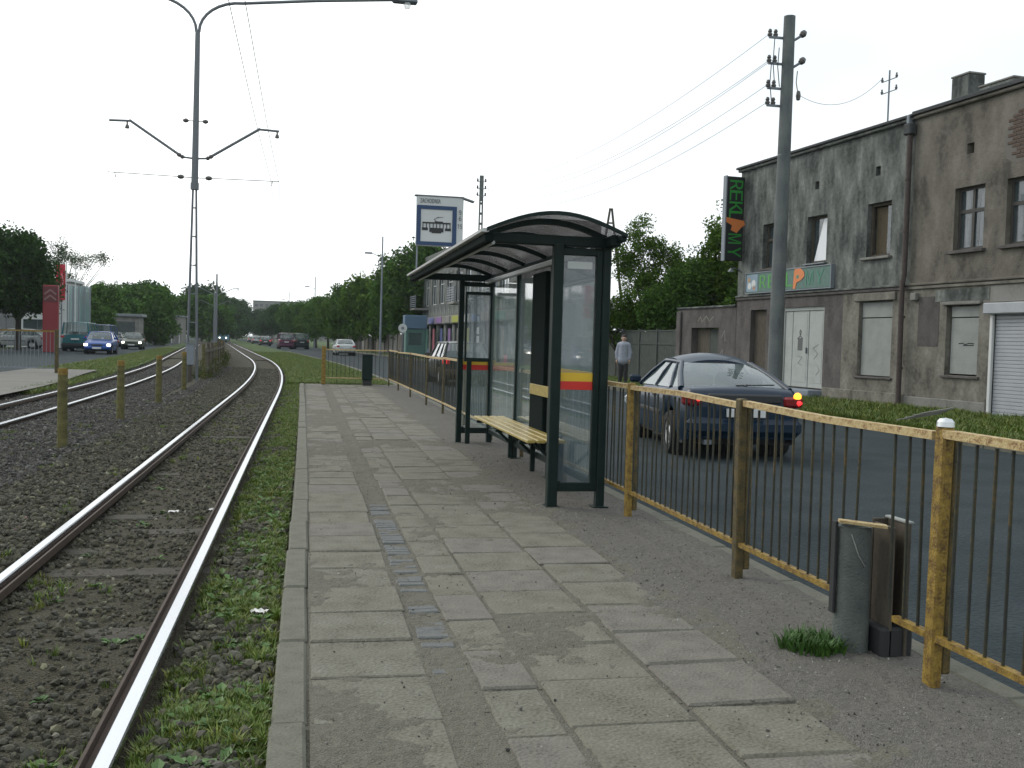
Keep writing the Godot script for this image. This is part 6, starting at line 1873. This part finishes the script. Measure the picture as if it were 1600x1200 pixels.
func build_poles() -> void:
	var base := Vector3(10.86, .0, -22.25)
	var t := thing("utility_pole", "thick grey concrete utility pole before the grey house with many insulators", "pole", base)
	var g := Geo.new(); g.tube([Vector3(0, -.3, 0), Vector3(0, 3.0, 0), Vector3(.02, 6.0, 0), Vector3(.03, 9.12, 0)], [.178, .165, .150, .132], 18)
	var sh := part("shaft", g, M.pole, t)
	for y in [2.6, 4.55, 5.9]:
		g = Geo.new(); g.tube([Vector3(.015, y, 0), Vector3(.015, y + .03, 0)], .172 - y * .0042, 18); part("band", g, M.zinc, sh)
	# insulator brackets: pairs towards the wires and two on the near side
	var ins := func(p: Vector3, par):
		var q := Geo.new(); q.lathe([Vector2(0, -.02), Vector2(.05, 0), Vector2(.062, .05), Vector2(.036, .08), Vector2(.052, .11), Vector2(.035, .16), Vector2(0, .175)], 10, p); part("insulator", q, M.insulator, par)
	for q in [[8.62, .34], [8.02, .36], [7.45, .28], [7.05, .30]]:
		g = Geo.new(); g.beam(Vector3(-.42, q[0] + .02, -.10), Vector3(.18, q[0], -.04), .05, .05)
		var a := part("cross_arm", g, M.steel, t)
		ins.call(Vector3(-.40, q[0] + .04, -.10), a); ins.call(Vector3(-.26, q[0] + .04, -.10), a)
	for y in [8.60, 7.98]:
		g = Geo.new(); g.tube([Vector3(.10, y - .06, .02), Vector3(.34, y + .10, .04)], .03, 8)
		var a := part("bracket", g, M.steel, t)
		g = Geo.new(); g.lathe([Vector2(0, -.06), Vector2(.06, -.05), Vector2(.085, .02), Vector2(.06, .09), Vector2(0, .11)], 12, Vector3(.35, y + .12, .04), Basis(Vector3(0, 0, 1), -.7)); part("insulator", g, M.insulator, a)
	for q in [[-.30, 8.60, 7.50], [-.36, 8.05, 7.1], [-.18, 8.4, 7.5], [.30, 7.9, 7.35]]:
		g = Geo.new(); g.tube([Vector3(q[0], q[1], -.05), Vector3(q[0] - .03, (q[1] + q[2]) * .5, -.03), Vector3(q[0] + .04, q[2], -.05)], .012, 5); part("jumper", g, M.wire, t)
	g = Geo.new(); g.lathe([Vector2(0, -.12), Vector2(.045, -.10), Vector2(.06, 0), Vector2(.04, .1), Vector2(0, .12)], 10, Vector3(.32, 7.32, 0)); part("drop_insulator", g, M.insulator, t)
	# lattice-topped pole far off that takes the wires
	var fb := Vector3(9.75, -.05, -58.0)
	var f := thing("utility_pole", "far slotted concrete pole rising above the tram shelter roof", "pole", fb)
	g = Geo.new()
	for x in [-.10, .10]: g.beam(Vector3(x * 1.3, -.2, 0), Vector3(x * .75, 9.6, 0), .07, .14, Vector3(0, 0, 1))
	part("flange", g, M.pole, f)
	for i in 16: part("rung", bx(Vector3(-.09, .6 + i * .58, -.05), Vector3(.09, .72 + i * .58, .05)), M.pole, f)
	part("head", cb(Vector3(-.11, 9.5, -.08), Vector3(.11, 10.95, .08), .01), M.pole, f)
	for y in [9.8, 10.2, 10.6]:
		g = Geo.new(); g.beam(Vector3(-.26, y, 0), Vector3(.26, y, 0), .035, .035); var a := part("cross_arm", g, M.steel, f)
		for x in [-.23, .23]: ins.call(Vector3(x, y + .02, 0), a)
	var far := [[8.72, 10.70, -.23], [8.10, 10.66, .23], [8.06, 10.30, -.23], [7.55, 10.26, .23], [7.14, 9.90, -.23]]
	var wl := ["topmost street wire between the two utility poles", "second street wire from the top between the poles", "third street wire from the top between the poles", "fourth street wire from the top between the poles", "lowest street wire between the two utility poles"]
	for i in 5: wire("street_wire", wl[i], base + Vector3(-.40, far[i][0], -.10), fb + Vector3(far[i][2], far[i][1], 0), 1.1 + .08 * i, .006, "street wires")
	var hb := Basis(Vector3(sin(deg_to_rad(5.5)), 0, cos(deg_to_rad(5.5))), Vector3.UP, Vector3(-cos(deg_to_rad(5.5)), 0, sin(deg_to_rad(5.5))))
	wire("service_wire", "wire drooping from the utility pole to the roof mast", base + Vector3(.32, 7.34, 0), Vector3(13.82, 0, -21.54) + hb * Vector3(-2.28, 8.36, -.7), .42, .006, "")
	# A-shaped wooden pole behind the shelter
	var ap := thing("a_frame_pole", "dark A-shaped wooden pole top showing above the shelter roof", "pole", Vector3(15.1, -.05, -50.0))
	g = Geo.new(); g.tube([Vector3(-1.25, -.2, 0), Vector3(-.05, 8.35, 0)], [.09, .055], 10); part("leg", g, M.wood_dark, ap)
	g = Geo.new(); g.tube([Vector3(1.25, -.2, 0), Vector3(.05, 8.35, 0)], [.09, .055], 10); part("leg", g, M.wood_dark, ap)
	part("tie", bx(Vector3(-.17, 7.6, -.04), Vector3(.17, 7.68, .04)), M.wood_dark, ap); part("cap", bx(Vector3(-.10, 8.3, -.05), Vector3(.10, 8.38, .05)), M.wood_dark, ap)
	# street lamp left of the stop sign, and two more down the road
	var sl: Node3D = null
	var ll := ["grey street lamp post rising from the trees left of the stop sign", "second street lamp down the road, above the street trees", "third street lamp down the road, far off"]
	for i in 3:
		var at: Vector3 = [Vector3(6.35, -.05, -88.0), Vector3(1.3, -.05, -150.0), Vector3(-3.2, -.05, -205.0)][i]
		if sl == null:
			sl = thing("street_lamp", ll[0], "lamp", at, 0.0, "street lamps down the road")
			g = Geo.new(); g.tube([Vector3(0, -.1, 0), Vector3(0, 10.2, 0)], [.11, .06], 10); part("post", g, M.galv, sl)
			g = Geo.new(); g.tube([Vector3(0, 8.4, 0), Vector3(-.9, 8.75, 0)], .03, 6); part("arm", g, M.galv, sl)
			part("lamp_head", cb(Vector3(-1.5, 8.68, -.12), Vector3(-.85, 8.82, .12), .03), M.steel, sl)
		else: copy_of(sl, ll[i], at)
	# round road sign far right of the row
	var rs := thing("road_sign", "small round white road sign before the blue kiosk", "sign", Vector3(7.2, -.05, -77.0))
	g = Geo.new(); g.tube([Vector3(0, 0, 0), Vector3(0, 2.6, 0)], .035, 8); part("post", g, M.galv, rs)
	g = Geo.new(); g.tube([Vector3(0, 2.3, .04), Vector3(0, 2.3, .06)], .33, 24); part("disc", g, M.white, rs)
	g = Geo.new(); g.tube([Vector3(0, 2.3, .061), Vector3(0, 2.3, .066)], .12, 16); part("symbol", g, M.galv, rs)

# ---------------------------------------------------------------- person: one skin from a smooth union of tapered bones, meshed by surface nets
func bone_distance(p: Vector3, b: Array) -> float:
	var a: Vector3 = b[0]; var d: Vector3 = b[1] - a
	var h := clampf((p - a).dot(d) / maxf(d.length_squared(), 1e-6), 0.0, 1.0)
	return (p - a - d * h).length() - lerpf(b[2], b[3], h)

func skin(bones: Array, cell: float, blend: float, g: Geo, flat := 1.0) -> void:
	var lo := Vector3.ONE * 1e9; var hi := -lo
	for b in bones:
		for i in 2:
			lo = lo.min(b[i] - Vector3.ONE * (b[2 + i] + cell * 2.0)); hi = hi.max(b[i] + Vector3.ONE * (b[2 + i] + cell * 2.0))
	var n := Vector3i(((hi - lo) / cell).ceil()) + Vector3i.ONE
	var f := PackedFloat32Array(); f.resize(n.x * n.y * n.z); f.fill(1.0)
	for b in bones:
		var r: float = maxf(b[2], b[3]) + blend + cell * 2.0
		var l := Vector3i(((b[0].min(b[1]) - Vector3.ONE * r - lo) / cell).floor()).clamp(Vector3i.ZERO, n - Vector3i.ONE)
		var u := Vector3i(((b[0].max(b[1]) + Vector3.ONE * r - lo) / cell).ceil()).clamp(Vector3i.ZERO, n - Vector3i.ONE)
		for z in range(l.z, u.z + 1):
			for y in range(l.y, u.y + 1):
				for x in range(l.x, u.x + 1):
					var i := (z * n.y + y) * n.x + x
					var d := bone_distance(lo + Vector3(x, y, z) * cell, b)
					var e := f[i]
					if e > .99: f[i] = d
					else:
						var k := clampf(.5 + .5 * (e - d) / blend, 0.0, 1.0)
						f[i] = lerpf(e, d, k) - blend * k * (1.0 - k)
	var at := {}
	var pos := PackedVector3Array(); var nor := PackedVector3Array()
	for z in n.z - 1:
		for y in n.y - 1:
			for x in n.x - 1:
				var s := 0; var i0 := (z * n.y + y) * n.x + x
				var c := Vector3.ZERO; var m := 0
				var v := []
				for k in 8:
					var w := f[i0 + (k & 1) + ((k >> 1) & 1) * n.x + (k >> 2) * n.x * n.y]
					v.append(w)
					if w < 0: s += 1
				if s == 0 or s == 8: continue
				for e in [[0, 1], [2, 3], [4, 5], [6, 7], [0, 2], [1, 3], [4, 6], [5, 7], [0, 4], [1, 5], [2, 6], [3, 7]]:
					var a: float = v[e[0]]; var b: float = v[e[1]]
					if (a < 0) != (b < 0):
						var t := a / (a - b)
						c += Vector3(e[0] & 1, (e[0] >> 1) & 1, e[0] >> 2).lerp(Vector3(e[1] & 1, (e[1] >> 1) & 1, e[1] >> 2), t); m += 1
				at[i0] = pos.size()
				pos.append(lo + (Vector3(x, y, z) + c / m) * cell)
				nor.append(Vector3(v[1] + v[3] + v[5] + v[7] - v[0] - v[2] - v[4] - v[6], v[2] + v[3] + v[6] + v[7] - v[0] - v[1] - v[4] - v[5], v[4] + v[5] + v[6] + v[7] - v[0] - v[1] - v[2] - v[3]).normalized())
	var st := [1, n.x, n.x * n.y]
	for i0 in at:
		for ax in 3:
			var o1: int = st[(ax + 1) % 3]; var o2: int = st[(ax + 2) % 3]
			var a := f[i0]; var b := f[i0 + st[ax]]
			if (a < 0) == (b < 0): continue
			if not (at.has(i0 - o1) and at.has(i0 - o2) and at.has(i0 - o1 - o2)): continue
			var q := [at[i0 - o1 - o2], at[i0 - o2], at[i0], at[i0 - o1]]
			if a > 0: q.reverse()
			g.trin(pos[q[0]], pos[q[1]], pos[q[2]], nor[q[0]], nor[q[1]], nor[q[2]]); g.trin(pos[q[0]], pos[q[2]], pos[q[3]], nor[q[0]], nor[q[2]], nor[q[3]])

func build_person() -> void:
	# stands facing the street and a little towards the camera, arms hanging; local +z is the way it faces
	var t := thing("person", "person in grey-blue jacket and dark trousers standing before the green fence", "person", Vector3(10.95, .03, -34.2), deg_to_rad(-28))
	var skin_m := paint(.44, .29, .22, .6)
	var V := func(x, y, z): return Vector3(x, y, z)
	# bare body: head, neck, hands on one continuous skin that runs under the clothes
	var body := Geo.new()
	var bones := [[V.call(0, .95, 0), V.call(0, 1.36, 0), .12, .13], [V.call(0, 1.36, 0), V.call(0, 1.50, .01), .10, .055]]
	for s in [-1, 1]:
		bones.append([V.call(s * .17, 1.38, 0), V.call(s * .235, 1.10, -.01), .050, .042]); bones.append([V.call(s * .235, 1.10, -.01), V.call(s * .225, .86, .05), .040, .028])
		bones.append([V.call(s * .09, .92, 0), V.call(s * .095, .50, .01), .085, .060]); bones.append([V.call(s * .095, .50, .01), V.call(s * .10, .09, -.02), .055, .040])
	skin(bones, .022, .05, body)
	# head on a grid of its own: skull, jaw, nose, ears, brow
	var head := [[V.call(0, 1.615, -.012), V.call(0, 1.60, .012), .088, .082], [V.call(0, 1.555, .03), V.call(0, 1.53, .045), .058, .040], [V.call(0, 1.60, .088), V.call(0, 1.572, .103), .012, .014], [V.call(0, 1.46, .0), V.call(0, 1.55, .0), .052, .052], [V.call(-.035, 1.628, .075), V.call(.035, 1.628, .075), .014, .014], [V.call(-.018, 1.535, .083), V.call(.018, 1.535, .083), .010, .010]]
	for s in [-1, 1]: head.append([V.call(s * .086, 1.615, -.005), V.call(s * .086, 1.575, .0), .012, .011])
	skin(head, .0075, .018, body)
	# hands: palm, four fingers of different length, thumb from the palm's side
	for s in [-1, 1]:
		var w: Vector3 = V.call(s * .225, .86, .05)
		var hb := [[w, w + Vector3(0, -.075, .015), .026, .030]]
		for k in 4:
			var a: Vector3 = w + Vector3(-s * .004, -.08, .038 - k * .018)
			var l: float = [.066, .076, .070, .054][k]
			hb.append([a, a + Vector3(-s * .006, -l * .5, .006), .0095, .009]); hb.append([a + Vector3(-s * .006, -l * .5, .006), a + Vector3(-s * .022, -l, .012), .009, .0075])
		hb.append([w + Vector3(-s * .004, -.03, .035), w + Vector3(-s * .012, -.075, .065), .012, .009])
		skin(hb, .006, .008, body)
	part("body", body, skin_m, t)
	var hair := Geo.new()
	skin([[V.call(0, 1.655, -.03), V.call(0, 1.675, .012), .090, .070], [V.call(0, 1.60, -.055), V.call(0, 1.56, -.06), .065, .045], [V.call(-.05, 1.66, .0), V.call(-.078, 1.61, -.02), .042, .02], [V.call(.05, 1.66, .0), V.call(.078, 1.61, -.02), .042, .02]], .010, .03, hair)
	part("hair", hair, paint(.035, .026, .022, .7), t)
	for s in [-1, 1]:
		var e := Geo.new(); e.lathe([Vector2(0, -.009), Vector2(.008, -.005), Vector2(.010, 0), Vector2(.008, .005), Vector2(0, .009)], 8, Vector3(s * .032, 1.606, .078)); part("eye", e, M.dark, t)
	var jacket := Geo.new()
	var jb := [[V.call(0, .86, 0), V.call(0, 1.10, 0), .185, .165], [V.call(0, 1.10, 0), V.call(0, 1.34, 0), .165, .165], [V.call(-.10, 1.39, 0), V.call(.10, 1.39, 0), .085, .085], [V.call(-.06, .82, 0), V.call(.06, .82, 0), .15, .15]]
	for s in [-1, 1]:
		jb.append([V.call(s * .165, 1.38, 0), V.call(s * .24, 1.10, -.01), .075, .064]); jb.append([V.call(s * .24, 1.10, -.01), V.call(s * .228, .90, .045), .062, .050])
	skin(jb, .018, .045, jacket)
	var jm := surf(ptex([Color(.20, .22, .27), Color(.27, .29, .34), Color(.33, .35, .39)], .03, .15, .4, 401), 2.0, .9, null, 1.0, false)
	var j := part("jacket", jacket, jm, t)
	var col := Geo.new(); col.lathe([Vector2(.085, 1.42), Vector2(.078, 1.475), Vector2(.066, 1.48), Vector2(.066, 1.42)], 14); part("collar", col, jm, j)
	for k in 4:
		var b := Geo.new(); b.tube([Vector3(0, .95 + k * .12, .165), Vector3(0, .95 + k * .12, .178)], .012, 8); part("button", b, M.dark, j)
	var tr := Geo.new(); var tb := [[V.call(-.07, .90, 0), V.call(.07, .90, 0), .12, .12]]
	for s in [-1, 1]:
		tb.append([V.call(s * .09, .90, 0), V.call(s * .095, .50, .01), .105, .080]); tb.append([V.call(s * .095, .50, .01), V.call(s * .10, .08, -.01), .078, .068])
	skin(tb, .018, .03, tr)
	part("trousers", tr, paint(.03, .028, .03, .9), t)
	for s in [-1, 1]:
		var sh := Geo.new(); skin([[V.call(s * .10, .05, -.04), V.call(s * .11, .04, .12), .048, .036]], .012, .02, sh); part("shoe", sh, M.black, t)

# ---------------------------------------------------------------- litter and other small things
func build_small() -> void:
	var paper := paint(.6, .6, .58, .8)
	var k := 0
	for q in [[-1.02, -8.6, .05, "crumpled white paper between the rails, left side"], [-.72, -8.7, .05, "small white paper strip beside the polished rail"], [-.20, -5.2, .02, "white scrap in the grass beside the kerb"]]:
		var t := thing("paper_scrap", q[3], "litter", Vector3(q[0], bed_y(q[0], q[1]) + .012, q[1]), k * 1.3, "paper scraps")
		var rows := []
		for i in 6:
			var row := PackedVector3Array()
			for j in 6: row.append(Vector3(i * .016 - .04, .016 * absf(sin(i * 1.9 + j * 1.3 + k)), j * .012 - .03))
			rows.append(row)
		var g := Geo.new(); g.grid(rows, true); part("sheet", g, paper, t)
		k += 1
	var b := thing("wooden_lath_pile", "few pale broken laths lying in the verge grass", "debris", Vector3(11.6, .05, -17.5))
	for i in 4:
		var g := Geo.new(); g.beam(Vector3(-.5 + i * .1, .05 + i * .05, i * .1), Vector3(.55, .18 + i * .04, -.2 + i * .12), .05, .025); part("lath", g, M.plaster_pale, b)

func _ready() -> void:
	rng.seed = 20240517
	set_camera_and_light()
	make_materials()
	make_clumps()
	build_ground()
	build_tracks()
	build_platform()
	build_houses()
	build_far_houses()
	build_shelter()
	build_railings()
	build_mast()
	build_poles()
	build_cars()
	build_person()
	build_trees()
	build_ballast()
	build_grass()
	build_small()
